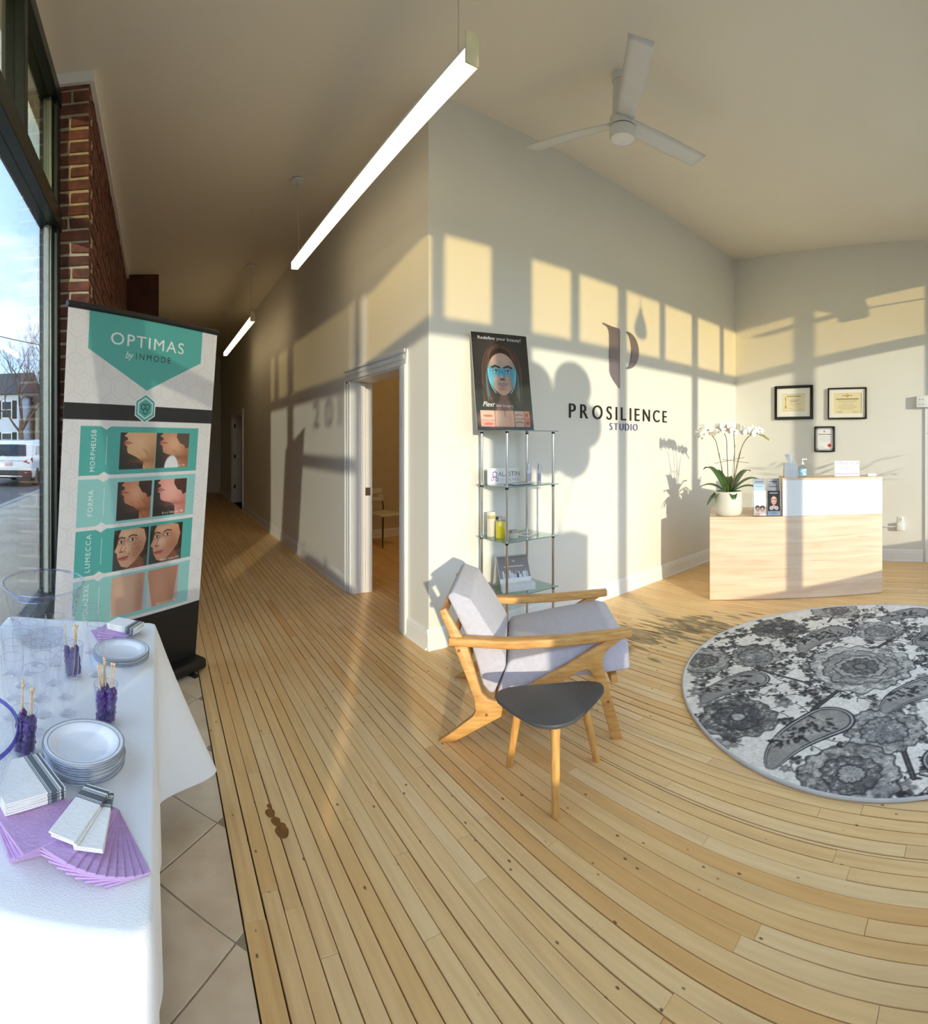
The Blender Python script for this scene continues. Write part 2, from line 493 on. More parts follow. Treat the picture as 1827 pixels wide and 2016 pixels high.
def wood_planks(name, island):
    m = bpy.data.materials.new(name); MATS[name] = m; m.use_nodes = True
    nt = m.node_tree; b = nt.nodes['Principled BSDF']; N = nt.nodes.new; L = nt.links.new
    tc = N('ShaderNodeTexCoord')
    if island: g = N('ShaderNodeNewGeometry'); rnd = g.outputs['Random Per Island']
    else: g = N('ShaderNodeObjectInfo'); rnd = g.outputs['Random']
    ml = N('ShaderNodeMath'); ml.operation = 'MULTIPLY'; ml.inputs[1].default_value = 53.0; L(rnd, ml.inputs[0])
    ad = N('ShaderNodeVectorMath'); ad.operation = 'ADD'; L(tc.outputs['Object'], ad.inputs[0]); L(ml.outputs[0], ad.inputs[1])
    def noise(scale, st, det=5, dist=0.0):
        mp = N('ShaderNodeMapping'); mp.inputs['Scale'].default_value = st; L(ad.outputs[0], mp.inputs[0])
        n = N('ShaderNodeTexNoise'); n.inputs['Scale'].default_value = scale; n.inputs['Detail'].default_value = det
        n.inputs['Distortion'].default_value = dist; L(mp.outputs[0], n.inputs['Vector']); return n.outputs[0]
    def mrange(x, a, c, lo=0, hi=1):
        r = N('ShaderNodeMapRange'); r.inputs[1].default_value = a; r.inputs[2].default_value = c
        r.inputs[3].default_value = lo; r.inputs[4].default_value = hi; L(x, r.inputs[0]); return r.outputs[0]
    def mix(f, A, B):
        x = N('ShaderNodeMix'); x.data_type = 'RGBA'; L(f, x.inputs['Factor'])
        if isinstance(A, tuple): x.inputs['A'].default_value = (*lin(A), 1)
        else: L(A, x.inputs['A'])
        if isinstance(B, tuple): x.inputs['B'].default_value = (*lin(B), 1)
        else: L(B, x.inputs['B'])
        return x.outputs['Result']
    rp = N('ShaderNodeValToRGB'); cr = rp.color_ramp
    cols = [(0, (234, 182, 114)), (0.06, (241, 196, 132)), (0.35, (247, 209, 150)), (0.6, (243, 202, 140)), (0.92, (249, 215, 160)), (1, (232, 190, 136))]
    while len(cr.elements) < len(cols): cr.elements.new(0.5)
    for el, (p, c) in zip(cr.elements, cols): el.position = p; el.color = (*lin(c), 1)
    L(rnd, rp.inputs[0])
    grain = mrange(noise(9, (5, 0.35, 5), 3), 0.35, 0.75)
    c = mix(mrange(grain, 0, 1, 0, 0.30), rp.outputs[0], (196, 140, 76))
    streak = mrange(noise(2.2, (6, 0.22, 3), 2), 0.62, 0.76, 0, 0.28)
    c = mix(streak, c, (176, 124, 72))
    grey = mrange(noise(1.7, (3, 0.6, 3), 2), 0.60, 0.78, 0, 0.35)
    c = mix(grey, c, (176, 150, 116))
    vo = N('ShaderNodeTexVoronoi'); vo.inputs['Scale'].default_value = 15.0
    mp = N('ShaderNodeMapping'); mp.inputs['Scale'].default_value = (1, 0.55, 1); L(ad.outputs[0], mp.inputs[0]); L(mp.outputs[0], vo.inputs['Vector'])
    c = mix(mrange(vo.outputs['Distance'], 0.085, 0.045, 0, 0.85), c, (66, 40, 22))
    L(c, b.inputs['Base Color'])
    b.inputs['Roughness'].default_value = 0.42
    b.inputs['Specular IOR Level'].default_value = 0.35
    return m
M_plank = wood_planks('maple_planks', False)
M_plank_i = wood_planks('maple_planks_rows', True)
M_sub = pm('dark_subfloor', (46, 30, 18), 0.9)

# ---- floor: dark base, boards on top
floor = struct('floor', MB().box(-0.8, 6.75, -0.95, 16.0, -0.12, -0.014), M_sub)
boards = []                      # x0,x1,y0,y1
def lay(x0, x1, y0, y1, w=0.0605):
    x = x0; n = 0
    while x < x1 - 0.004:
        xe = min(x + w, x1); y = y0 - random.uniform(0, 1.2)
        while y < y1:
            ye = y + random.choice((0.45, 0.8, 1.1, 1.4, 1.9, 2.3)) * random.uniform(0.85, 1.15)
            a, b = max(y, y0), min(ye, y1)
            if b - a > 0.03: boards.append((x, xe, a, b))
            y = ye
        x = xe
lay(0.342, X_C, -0.74, 15.4)
lay(X_C, X_R + 0.02, -0.74, Y_F + 0.03)
lay(X_B, 0.265, Y_B + 0.0, 15.4)
lay(X_C, 5.4, Y_F + 0.1, 7.5)
yy = -0.74
for ln in (2.35, 1.9, 2.6, 1.7, 2.9, 2.2, 2.3):
    boards.append((0.266, 0.341, yy, min(yy + ln, 15.4))); yy += ln
def screen_size(b):
    """how large a board shows: width x length over distance, zero when the lens does not see it"""
    cx, cy = (b[0]+b[1])/2, (b[2]+b[3])/2
    a, r = math.atan2(cx, cy), math.hypot(cx, cy)
    if b[2] > Y_F and b[0] > X_C: return 0
    if not -0.32 < a < 1.52 or b[3] < 0.2 or r < 0.9: return 0
    if math.hypot(cx-3.42, cy-0.63) < 1.1: return 0
    return (b[1]-b[0])*(b[3]-b[2])/r**2.5
boards.sort(key=screen_size, reverse=True)
rest = MB()
for i, (x0, x1, y0, y1) in enumerate(boards):
    g = random.choice((0.0008, 0.0012, 0.0018, 0.0026, 0.0034)); t = random.uniform(-0.0008, 0.0004)
    hx, hy = (x1-x0)/2 - g, (y1-y0)/2 - 0.0008
    if i < 298:
        w = random.uniform(-0.0006, 0.0006)
        mb = MB(); ch = 0.0012
        mb.add([(-hx,-hy,-0.014),(hx,-hy,-0.014),(hx,hy,-0.014),(-hx,hy,-0.014),
                (-hx,-hy,-ch),(hx+w,-hy,-ch),(hx,hy,-ch),(-hx+w,hy,-ch),
                (-hx+ch,-hy+ch,t),(hx-ch+w,-hy+ch,t),(hx-ch,hy-ch,t),(-hx+ch+w,hy-ch,t)],
               [(0,1,5,4),(1,2,6,5),(2,3,7,6),(3,0,4,7),(4,5,9,8),(5,6,10,9),(6,7,11,10),(7,4,8,11),(8,9,10,11)])
        o = ob('plank', mb, M_plank, floor); o.location = ((x0+x1)/2, (y0+y1)/2, 0)
    else:
        rest.box(x0+g, x1-g, y0+0.0008, y1-0.0008, -0.014, t)
ob('planks', rest, M_plank_i, floor, kind='stuff', label='narrow maple boards further off')

# worn, filled patches on the boards
M_fill = pm('wood_filler', (150, 98, 44), 0.55, var=0.15, scale=30)
mb = MB()
for px, py, r in ((0.327,1.815,0.012),(0.322,1.775,0.023),(0.334,1.725,0.022),(0.345,1.665,0.031),(0.349,1.69,0.022)):
    pts = [(px*0+0.33+(px-0.33)*1.0+r*0.85*math.cos(a)*(1+0.08*math.sin(3*a)), py+r*math.sin(a)*1.15, 0.0004) for a in [2*PI*k/18 for k in range(18)]]
    mb.add([(a_, b_, 0.0008+0.00004*len(mb.f)) for a_, b_, c_ in pts], [tuple(range(18))])
fillp = ob('filler_patch', mb, M_fill, floor, label='brown round filler spots pressed into the boards')
fillp.location = (0.130, 0.29, 0)
# grey worn stain in front of the lettered wall: stain with a shape of its own, as many thin flakes of bare grey wood
M_worn = pm('worn_grey_wood', (196, 170, 128), 0.8, col2=(142, 122, 90), scale=18, stretch=(1, 0.3, 1))
M_worn2 = pm('worn_dark_wood', (128, 108, 78), 0.85, var=0.2, scale=18)
rw = random.Random(4)
for nm, mt, cnt, zz, lab in (('worn_patch', M_worn, 200, 0.0006, 'grey worn-through varnish in front of the lettered wall'), ('worn_streaks', M_worn2, 90, 0.0012, 'dark worn streaks in the grey patch')):
    mb = MB()
    for k in range(cnt):
        t = rw.random(); sp_ = 0.15 if zz < 0.0007 else 0.11
        cx = 2.98 + 0.80*t + rw.gauss(0, sp_); cy = 2.62 - 0.50*t + rw.gauss(0, sp_)
        x = 0.342 + (int((cx-0.342)/0.0605)+rw.choice((0.15, 0.3, 0.5, 0.7, 0.85)))*0.0605
        l = rw.uniform(0.03, 0.12); w = rw.uniform(0.008, 0.02) if zz < 0.0007 else rw.uniform(0.002, 0.007)
        zk = zz + k*0.000002
        pts = [(x-w*0.4, cy-l, zk), (x+w*0.6, cy-l*0.5, zk), (x+w, cy+l*0.2, zk), (x+w*0.3, cy+l, zk), (x-w*0.7, cy+l*0.3, zk), (x-w, cy-l*0.4, zk)]
        mb.add(pts, [tuple(range(6))])
    ob(nm, mb, mt, floor, kind='stuff', label=lab)

# ---- stone tiles by the windows, laid on the diagonal
M_tile = pm('travertine_tile', (236, 214, 184), 0.45, col2=(216, 190, 158), scale=7, bump=0.15, bscale=30, objrand=False)
M_grout = pm('grout', (168, 150, 124), 0.9, var=0.1, scale=40)
tile_floor = struct('floor_tiled', MB().box(-0.78, 0.264, -0.75, Y_B, -0.02, -0.003), M_grout)
def clip_poly(P, ax, lim, keep_less):
    out = []
    for i in range(len(P)):
        a, b = P[i], P[(i+1) % len(P)]
        ia = (a[ax] <= lim) == keep_less; ib = (b[ax] <= lim) == keep_less
        if ia: out.append(a)
        if ia != ib:
            t = (lim-a[ax])/(b[ax]-a[ax]); out.append((a[0]+(b[0]-a[0])*t, a[1]+(b[1]-a[1])*t))
    return out
hd = 0.25; gq = 0.0045
for i in range(-5, 3):
    for j in range(-10, 11):
        if (i + j) % 2: continue
        cx, cy = 0.235 + hd*i, 1.80 + hd*(j)
        P = [(cx-hd+gq, cy), (cx, cy-hd+gq), (cx+hd-gq, cy), (cx, cy+hd-gq)]
        for ax, lim, less in ((0, -0.70, False), (0, 0.2625, True), (1, -0.74, False), (1, Y_B-0.005, True)):
            if len(P) > 2: P = clip_poly(P, ax, lim, less)
        if len(P) < 3: continue
        ar = abs(sum(P[k][0]*P[(k+1) % len(P)][1]-P[(k+1) % len(P)][0]*P[k][1] for k in range(len(P))))/2
        if ar < 0.0015: continue
        ob('tile', MB().extr([(x, y, -0.012) for x, y in P], (0, 0, 0.0115+random.uniform(-0.0006, 0.0006))), M_tile, tile_floor, bevel=0.0012, seg=1)

# ---- ceiling and plain walls
struct('ceiling', MB().box(-0.95, 6.75, -1.0, 16.1, H_C, H_C+0.12), M_ceil)
struct('wall_back', MB().box(X_C, X_R+0.15, Y_F, Y_F+0.12, 0, H_C), M_wall)
struct('wall_right', MB().box(X_R, X_R+0.15, Y_W-0.2, Y_F, 0, H_C), M_wall)
mb = MB()
for y0, y1 in ((Y_F+0.12, D1[0]), (D1[1], D2[0]), (D2[1], 16.0)):
    mb.box(X_C, X_C+0.22, y0, y1, 0, H_C)
for y0, y1 in (D1, D2):
    mb.box(X_C, X_C+0.22, y0, y1, DH, H_C)
struct('wall_corridor', mb, M_wall)
struct('wall_corridor_end', MB().box(-0.7, X_C+0.2, 15.4, 15.55, 0, H_C), M_wall)
# the small room behind the first doorway, and the one behind the second
M_olive = pm('warm_wall_paint', (214, 202, 172), 0.8, var=0.02)
struct('wall_side_room', MB().box(X_C+0.22, 5.5, 7.5, 7.6, 0, H_C).box(5.4, 5.5, Y_F+0.12, 7.5, 0, H_C), M_olive)
struct('wall_far_room', MB().box(X_C+0.22, 4.5, 13.4, 13.5, 0, H_C).box(4.4, 4.5, 10.8, 13.4, 0, H_C).box(X_C+0.22, 4.5, 10.7, 10.8, 0, H_C), M_wall)

# ---- baseboards with a stepped profile
def skirting(name, p, q, nrm, h=0.15):
    """from p to q along the wall, nrm = unit vector into the room"""
    prof = [(0,0),(0.018,0),(0.018,h*0.72),(0.013,h*0.76),(0.013,h*0.86),(0.006,h*0.95),(0.004,h),(0,h)]
    pts = [(p[0]+nrm[0]*a, p[1]+nrm[1]*a, z) for a, z in prof]
    o = struct(name, MB().extr(pts, (q[0]-p[0], q[1]-p[1], 0)), M_trim)
    sh = [(0.018,0),(0.03,0),(0.03,0.006),(0.024,0.016),(0.018,0.018)]
    ob('shoe_moulding', MB().extr([(p[0]+nrm[0]*a, p[1]+nrm[1]*a, z) for a, z in sh], (q[0]-p[0], q[1]-p[1], 0)), M_trim, o)
    return o
skirting('baseboard_back', (X_C-0.018, Y_F), (X_R, Y_F), (0, -1))
skirting('baseboard_right', (X_R, 0.70), (X_R, Y_F), (-1, 0))
skirting('baseboard_corridor', (X_C, Y_F), (X_C, D1[0]-0.118), (-1, 0))
skirting('baseboard_corridor_middle', (X_C, D1[1]+0.118), (X_C, D2[0]-0.118), (-1, 0))
skirting('baseboard_corridor_end', (X_C, D2[1]+0.118), (X_C, 15.4), (-1, 0))
skirting('baseboard_side_room', (X_C+0.22, 7.5), (5.4, 7.5), (0, -1), 0.13)

# ---- doorways: jamb lining with casings
def doorway(name, y0, y1, extra):
    t = 0.02
    j = struct(name, MB().box(X_C-0.002, X_C+0.222, y1-t, y1, 0, DH).box(X_C-0.002, X_C+0.222, y0, y0+t, 0, DH)
               .box(X_C-0.002, X_C+0.222, y0, y1, DH-t, DH), M_trim)
    W = 0.115
    def casing(a0, a1, z0, z1, vert, inner_low):
        m = MB().box(X_C-0.018, X_C, a0, a1, z0, z1)
        if vert:
            o0, o1 = (a0, a0+0.028) if inner_low else (a1-0.028, a1)
            m.box(X_C-0.034, X_C-0.018, o0, o1, z0, z1)
            i0 = (a0+0.045) if inner_low else (a1-0.075)
            m.box(X_C-0.025, X_C-0.018, i0, i0+0.03, z0, z1-0.02)
        else:
            m.box(X_C-0.034, X_C-0.018, a0, a1, z1-0.028, z1)
            m.box(X_C-0.025, X_C-0.018, a0+0.03, a1-0.03, z1-0.075, z1-0.045)
        return ob('casing', m, M_trim, j, bevel=0.003, seg=1)
    casing(y0-W, y0+0.006, 0, DH-0.0065, True, True)
    casing(y1-0.006, y1+W, 0, DH-0.0065, True, False)
    casing(y0-W, y1+W, DH-0.006, DH+W, False, False)
    return j
d1 = doorway('door_1', *D1, True)
# pocket door edge with a latch plate in the far jamb
ob('door_leaf', MB().box(X_C+0.085, X_C+0.135, D1[1]-0.05, D1[1]-0.019, 0.01, DH-0.03), M_trim, d1, bevel=0.002, seg=1)
ob('latch_plate', MB().box(X_C+0.13, X_C+0.20, D1[1]-0.026, D1[1]-0.018, 0.965, 1.045), M_steel, d1, bevel=0.002, seg=1)
d2 = doorway('door_2', *D2, False)
for z in (0.35, 1.1, 1.85):
    ob('hinge', MB().box(X_C+0.02, X_C+0.06, D2[1]-0.03, D2[1]-0.019, z, z+0.09), M_black, d2)

# ---- brick wall on the left with its end face towards the camera
wall_left = struct('wall_left', MB().box(X_BO+0.006, X_B-0.008, Y_B+0.008, 15.4, 0, H_C), M_mortar)
CH = 0.0872
def brick(x0, x1, y0, y1, z0, z1, r):
    j = lambda: r.uniform(-0.004, 0.004)
    vs = [(x+j(), y+j()*0.5, z+j()) for z in (z0, z1) for x, y in ((x0,y0),(x1,y0),(x1,y1),(x0,y1))]
    return vs, [(3,2,1,0),(4,5,6,7),(0,1,5,4),(1,2,6,5),(2,3,7,6),(3,0,4,7)]
rb = random.Random(11)
for k in range(46):
    z0 = 0.01 + CH*k; z1 = z0 + 0.068
    if k % 2: spans = [(X_BO+0.008, X_B)]
    else:
        s = X_BO + rb.uniform(0.065, 0.095); spans = [(X_BO+0.004, s), (s+0.016, X_B)]
    for x0, x1 in spans:
        vs, fs = brick(x0, x1, Y_B-rb.uniform(0.0, 0.006), Y_B+0.10, z0, min(z1, H_C-0.01), rb)
        ob('brick', MB().add(vs, fs), M_brick, wall_left, bevel=0.005, seg=1)
side = MB()
for k in range(46):
    z0 = 0.01 + CH*k; y = Y_B + 0.115 + (0.105 if k % 2 else 0)
    while y < 7.85:
        ye = min(y + rb.uniform(0.185, 0.205), 7.88)
        vs, fs = brick(X_B-0.05, X_B+rb.uniform(-0.001, 0.007), y, ye, z0, min(z0+0.068, H_C-0.01), rb)
        side.add(vs, fs); y = ye + 0.016
ob('bricks', side, M_brick_i, wall_left, kind='stuff', label='rows of brick running into the corridor')
# brown boxed pier further down the corridor
M_pier = pm('red_brown_pier', (92, 42, 32), 0.7, col2=(66, 30, 26), scale=5, bump=0.2)
struct('wall_pier', MB().box(X_B-0.1, 0.02, 7.9, 8.35, 0, H_C), M_pier)
# strip of trim where the brick meets the ceiling
struct('trim_1', MB().box(X_BO-0.01, X_B+0.036, Y_B-0.032, Y_B-0.001, H_C-0.075, H_C-0.001).box(X_B+0.0005, X_B+0.036, Y_B-0.0005, 7.9, H_C-0.065, H_C-0.001), M_trim)

# ---- side window (left) : storefront frame on a low wall
X_W = -0.72
struct('wall_left_sill', MB().box(-0.82, -0.66, Y_W, Y_B+0.0, 0, 0.40), M_wall)
struct('wall_left_head', MB().box(-0.82, -0.69, Y_W-0.15, Y_B+0.0, 3.90, H_C), M_wall)
w1 = struct('window_1', MB().box(-0.80, -0.655, Y_W, Y_B-0.012, 0.40, 0.50), M_frame, bevel=0.004)
def bar(n, x0, x1, y0, y1, z0, z1, par, m=None):
    return ob(n, MB().box(x0, x1, y0, y1, z0, z1), m or M_frame, par, bevel=0.004, seg=1)
bar('head_rail', -0.79, -0.655, Y_W, Y_B-0.012, 3.80, 3.90, w1)
bar('transom_bar', -0.79, -0.655, Y_W, Y_B-0.012, 2.94, 3.08, w1)
bar('end_post', -0.79, -0.665, 3.44, Y_B-0.012, 0.5, 3.80, w1)
M_stop = pm('silver_green_stop', (150, 160, 148), 0.3, 0.7, var=0.05)
bar('glazing_stop', -0.755, -0.70, 3.405, 3.44, 0.5, 2.94, w1, M_stop)
bar('glazing_stop', -0.745, -0.715, 3.385, 3.405, 0.5, 2.94, w1, pm('white_gasket', (215, 220, 212), 0.4))
bar('glazing_stop', -0.755, -0.70, 3.41, 3.44, 3.08, 3.80, w1, M_stop)
bar('mullion', -0.79, -0.655, 1.70, 1.78, 0.5, 3.80, w1)
for y in (2.60,):
    bar('transom_mullion', -0.79, -0.665, y-0.035, y+0.035, 3.08, 3.80, w1)
bar('shadow_rail', -0.79, -0.665, -0.70, 1.70, 2.12, 2.25, w1)  # unseen rail, added to throw the second bar shadow on the corridor wall
bar('corner_post', -0.76, -0.69, Y_W-0.10, Y_W-0.03, 0.0, 3.90, w1)
def pane(par, x0, x1, y0, y1, z0, z1, m):
    return ob('pane', MB().box(x0, x1, y0, y1, z0, z1), m, par)
for a, b, z0, z1, m in ((1.78, 3.385, 0.5, 2.94, M_glass_s), (Y_W+0.1, 1.70, 0.5, 2.12, M_glass_s), (Y_W+0.1, 1.70, 2.25, 2.94, M_glass_s),
                        (2.635, 3.41, 3.08, 3.80, M_glass_st), (1.78, 2.565, 3.08, 3.80, M_glass_st), (Y_W+0.1, 1.70, 3.08, 3.80, M_glass_st)):
    pane(w1, X_W-0.003, X_W+0.003, a, b, z0, z1, m)
# street number on the glass above the added rail
M_num = pm('number_decal', (40, 40, 42), 0.6)
for ch, y in (('2', 0.62), ('0', 0.16), ('1', -0.30)):
    t, wdt = text_mesh(ch, 0.30, 0.002, 0.02)
    o = ob('number_decal', t, M_num, w1)
    o.location = (X_W-0.006, y, 2.60); o.scale = (1.3, 1, 1); o.rotation_euler = (0, 0, -PI/2)

# ---- street window behind the camera
struct('wall_front', MB().box(-0.70, X_R, Y_W-0.18, Y_W, 0, 0.45).box(0.52, 0.86, Y_W-0.18, Y_W, 0.45, H_C)
       .box(5.84, X_R, Y_W-0.18, Y_W, 0.45, H_C).box(-0.70, 0.52, Y_W-0.18, Y_W, 3.78, H_C).box(0.86, 5.84, Y_W-0.18, Y_W, 3.78, H_C).box(-0.58, -0.31, Y_W-0.18, Y_W, 0.45, 2.98), M_wall)  # last box is an added pier that keeps the sun out of the side room
w2 = struct('window_2', MB().box(-0.62, 0.52, Y_W-0.13, Y_W-0.03, 0.45, 0.52).box(0.86, 5.84, Y_W-0.13, Y_W-0.03, 0.45, 0.52), M_frame, bevel=0.004)
for a, b in ((-0.62, 0.52), (0.86, 5.84)):
    ob('transom_bar', MB().box(a, b, Y_W-0.13, Y_W-0.03, 2.98, 3.10), M_frame, w2)
    ob('head_rail', MB().box(a, b, Y_W-0.13, Y_W-0.03, 3.72, 3.78), M_frame, w2)
for x in (2.09, 3.48, 5.05):
    ob('mullion', MB().box(x-0.05, x+0.05, Y_W-0.13, Y_W-0.03, 0.52, 3.72), M_frame, w2)
for x in (0.0, 1.42, 2.79, 4.17):
    ob('transom_mullion', MB().box(x-0.035, x+0.035, Y_W-0.13, Y_W-0.03, 3.10, 3.72), M_frame, w2)
for a, b in ((-0.31, 0.52), (0.86, 2.04), (2.14, 3.43), (3.53, 5.0), (5.10, 5.84)):
    pane(w2, a, b, Y_W-0.083, Y_W-0.077, 0.52, 2.98, M_glass)
for a, b in ((-0.62, -0.035), (0.035, 0.52), (0.86, 1.385), (1.455, 2.04), (2.14, 2.755), (2.825, 3.43), (3.53, 4.135), (4.205, 5.0), (5.10, 5.84)):
    pane(w2, a, b, Y_W-0.083, Y_W-0.077, 3.10, 3.72, M_glass_t)

# ---- door casing at the right edge of the frame
d3 = struct('door_3', MB().box(X_R-0.022, X_R, 0.56, 0.675, 0, 2.02), M_trim)
ob('casing', MB().box(X_R-0.022, X_R, -0.45, -0.335, 0, 2.02), M_trim, d3)
ob('door_leaf', MB().box(X_R-0.012, X_R, -0.335, 0.56, 0.01, 2.0), M_trim, d3)
# ================================================================== fixed things on ceiling and walls
M_white = pm('white_plastic', (238, 238, 236), 0.4, var=0.01)
M_fan = pm('fan_white', (222, 222, 220), 0.45, var=0.01)
M_lamp = pm('lamp_diffuser', (255, 250, 235), 0.5, emit=(255, 226, 176), estr=1.6)
M_wire = pm('pale_wire', (200, 198, 190), 0.5)

# ---- linear pendant lamps over the corridor
def linear_lamp(y0, y1, label, x=1.335, z=3.20):
    t = thing('linear_pendant', label, 'lamp', (x, (y0+y1)/2, z), 0, 'linear pendants over the corridor')
    L = (y1-y0)/2
    ob('housing', MB().box(-0.034, 0.034, -L+0.012, L, 0.066, 0.082), M_white, t)
    ob('end_block', MB().box(-0.035, 0.035, -L, -L+0.012, -0.001, 0.145), pm('cream_end_block', (236, 228, 196), 0.4), t, bevel=0.002, seg=1)
    ob('diffuser', MB().box(-0.033, 0.033, -L+0.0122, L-0.001, 0.0, 0.0658), M_lamp, t)
    for s in (-1, 1):
        yy = s*(L-0.12)
        pts = [(0, yy, 0.082)] + [(0.012*math.sin(k*0.9)*(1 if s > 0 else 0.3), yy+0.004*math.sin(k), 0.082+(H_C-z-0.106)*k/6) for k in range(1, 6)] + [(0, yy, H_C-z-0.02)]
        ob('suspension_wire', MB().tube(pts, 0.0022, 6), M_wire, t)
        ob('canopy', MB().lathe([(0.062, 0.0), (0.062, 0.018), (0.05, 0.022), (0.0001, 0.022)], 24, (0, yy, H_C-z-0.024)).lathe([(0.0001, 0), (0.062, 0)], 24, (0, yy, H_C-z-0.024)), M_white, t, smooth=True)
    return t
linear_lamp(1.94, 4.98, 'long lit linear pendant lamp nearest the camera, over the corridor mouth')
linear_lamp(7.25, 10.25, 'small-looking lit linear pendant lamp further down the dark corridor')

# ---- ceiling fans
def fan(loc, rz, label, drop=0.0):
    t = thing('ceiling_fan', label, 'ceiling fan', (loc[0], loc[1], H_C-drop), rz)
    if drop: ob('extension_rod', MB().tube([(0, 0, -0.01), (0, 0, drop)], 0.02, 12), M_fan, t, smooth=True)
    ob('canopy', MB().lathe([(0.075, 0), (0.075, -0.035), (0.068, -0.045), (0.0001, -0.045)], 32), M_fan, t, smooth=True)
    ob('downrod', MB().lathe([(0.058, -0.045), (0.066, -0.05), (0.072, -0.27), (0.075, -0.285)], 32), M_fan, t, smooth=True)
    ob('collar', MB().lathe([(0.064, -0.285), (0.064, -0.292)], 32), M_black, t, smooth=True)
    ob('motor', MB().lathe([(0.0001, -0.29), (0.085, -0.292), (0.09, -0.30), (0.09, -0.358), (0.0001, -0.358)], 40), M_fan, t, smooth=True)
    ob('seam', MB().lathe([(0.086, -0.358), (0.086, -0.364)], 40), M_black, t, smooth=True)
    lk = ob('light_kit', MB().lathe([(0.0001, -0.364), (0.09, -0.364), (0.092, -0.37), (0.09, -0.432), (0.084, -0.44), (0.078, -0.438)], 40), M_fan, t, smooth=True)
    ob('lens', MB().lathe([(0.079, -0.437), (0.06, -0.441), (0.0001, -0.443)], 40), M_white, lk, smooth=True)
    for k in range(3):
        a = 2*PI*k/3
        def f(u, v):
            r = 0.07 + 0.69*u
            w0 = 0.058 + 0.016*min(1, u*2.0)
            y = (v-0.5)*2*w0 + 0.008*math.sin(u*PI*0.9)
            z = -0.325 - 0.30*(y)*(1-0.35*u) + 0.012*u
            return (r*math.cos(a)-y*math.sin(a), r*math.sin(a)+y*math.cos(a), z)
        ob('blade', MB().grid(f, 14, 4), M_fan, t, smooth=True, solid=0.006)
    return t
fan((2.81, 2.28), math.radians(106.7), 'white three-blade ceiling fan with round light')

# ---- framed certificates on the right wall
def framed(y0, y1, z0, z1, fw, fmat, cv, label, fd=0.03, mat_w=0.0, matcol=(246, 242, 230), line=None):
    """y0 > y1: left to right as seen"""
    W, Hh = y0-y1, z1-z0
    t = thing('framed_certificate', label, 'picture frame', (X_R-0.002, (y0+y1)/2, z0), 0)
    h = W/2
    fr = MB()
    for a0, a1, c0, c1 in ((h-fw, h, 0, Hh), (-h, -h+fw, 0, Hh), (-h+fw, h-fw, 0, fw), (-h+fw, h-fw, Hh-fw, Hh)):
        fr.box(-fd, 0, a0, a1, c0, c1)
    ob('frame', fr, fmat, t, bevel=0.003, seg=1)
    if mat_w:
        m = MB()
        a = h-fw+0.002; b = h-fw-mat_w; zt = Hh-fw+0.002; zi = Hh-fw-mat_w
        m.box(-0.014, -0.009, b, a, fw-0.002, zt).box(-0.014, -0.009, -a, -b, fw-0.002, zt)
        m.box(-0.014, -0.009, -b, b, fw-0.002, fw+mat_w).box(-0.014, -0.009, -b, b, zi, zt)
        ob('mat_board', m, pm('mat_board', matcol, 0.8, var=0.01), t)
    i = h-fw-mat_w+0.002; zb, zt = fw+mat_w-0.002, Hh-fw-mat_w+0.002
    sheet('certificate', cv, plane_fn((-0.008, i, zt), (0, -2*i, 0), (0, 0, zb-zt)), t, print_mat('printed_paper', 0.6))
    return t
def lines_of_print(c, rows, x0, x1, col, seed, th=1.0):
    r = random.Random(seed)
    for y, ln in rows:
        cx = (x0+x1)/2; w = (x1-x0)*ln; x = cx-w/2
        while x < cx+w/2:
            l = r.uniform(2, 6); c.line([(x, y), (min(x+l, cx+w/2), y)], th, col, 0.75); x += l+1.6
c = Cv(110, 82, (238, 226, 186))
c.rect(0, 0, 110, 82, (60, 48, 30)); c.rect(2, 2, 108, 80, (238, 226, 186))
lines_of_print(c, [(12, .66)], 6, 104, (90, 76, 50), 21, 3.2); lines_of_print(c, [(35, .34)], 6, 104, (70, 58, 40), 22, 2.4)
lines_of_print(c, [(24, .5), (29, .55), (45, .6), (50, .55), (60, .2)], 20, 104, (150, 136, 100), 2)
lines_of_print(c, [(70, .3)], 24, 60, (120, 104, 70), 3); lines_of_print(c, [(70, .3)], 66, 104, (120, 104, 70), 4)
c.ell(16, 24, 3, 9, (196, 158, 66)).ell(16, 44, 2, 16, (206, 172, 84)).ell(17, 62, 4, 7, (196, 158, 66))
M_fblack = pm('black_frame', (22, 20, 20), 0.4)
M_fgold = pm('dark_gold_frame', (44, 34, 26), 0.35, var=0.2)
framed(2.68, 2.14, 1.80, 2.245, 0.034, M_fblack, c, 'black framed certificate with wide cream mat, left of the upper two', mat_w=0.075)
c = Cv(110, 84, (236, 222, 178))
c.ell(55, 12, 6, 6, (196, 152, 50)).ell(55, 12, 3, 3, (226, 200, 120))
for s in (-1, 1): c.line([(55+s*7, 12), (55+s*13, 10), (55+s*18, 13)], 2, (120, 134, 90))
lines_of_print(c, [(25, .8)], 4, 106, (80, 66, 44), 23, 3.2)
lines_of_print(c, [(31, .8), (37, .7), (46, .5), (52, .78), (58, .8), (64, .6)], 12, 98, (120, 106, 76), 5)
lines_of_print(c, [(74, .9), (78, .6)], 14, 40, (110, 96, 66), 6); lines_of_print(c, [(74, .9), (78, .6)], 70, 98, (110, 96, 66), 7)
c.rect(0, 0, 110, 1, (200, 180, 130)).rect(0, 83, 110, 84, (200, 180, 130)).rect(0, 0, 1, 84, (200, 180, 130)).rect(109, 0, 110, 84, (200, 180, 130))
framed(1.935, 1.42, 1.795, 2.195, 0.018, M_fgold, c, 'thin dark framed cream diploma, right of the upper two', mat_w=0.048)
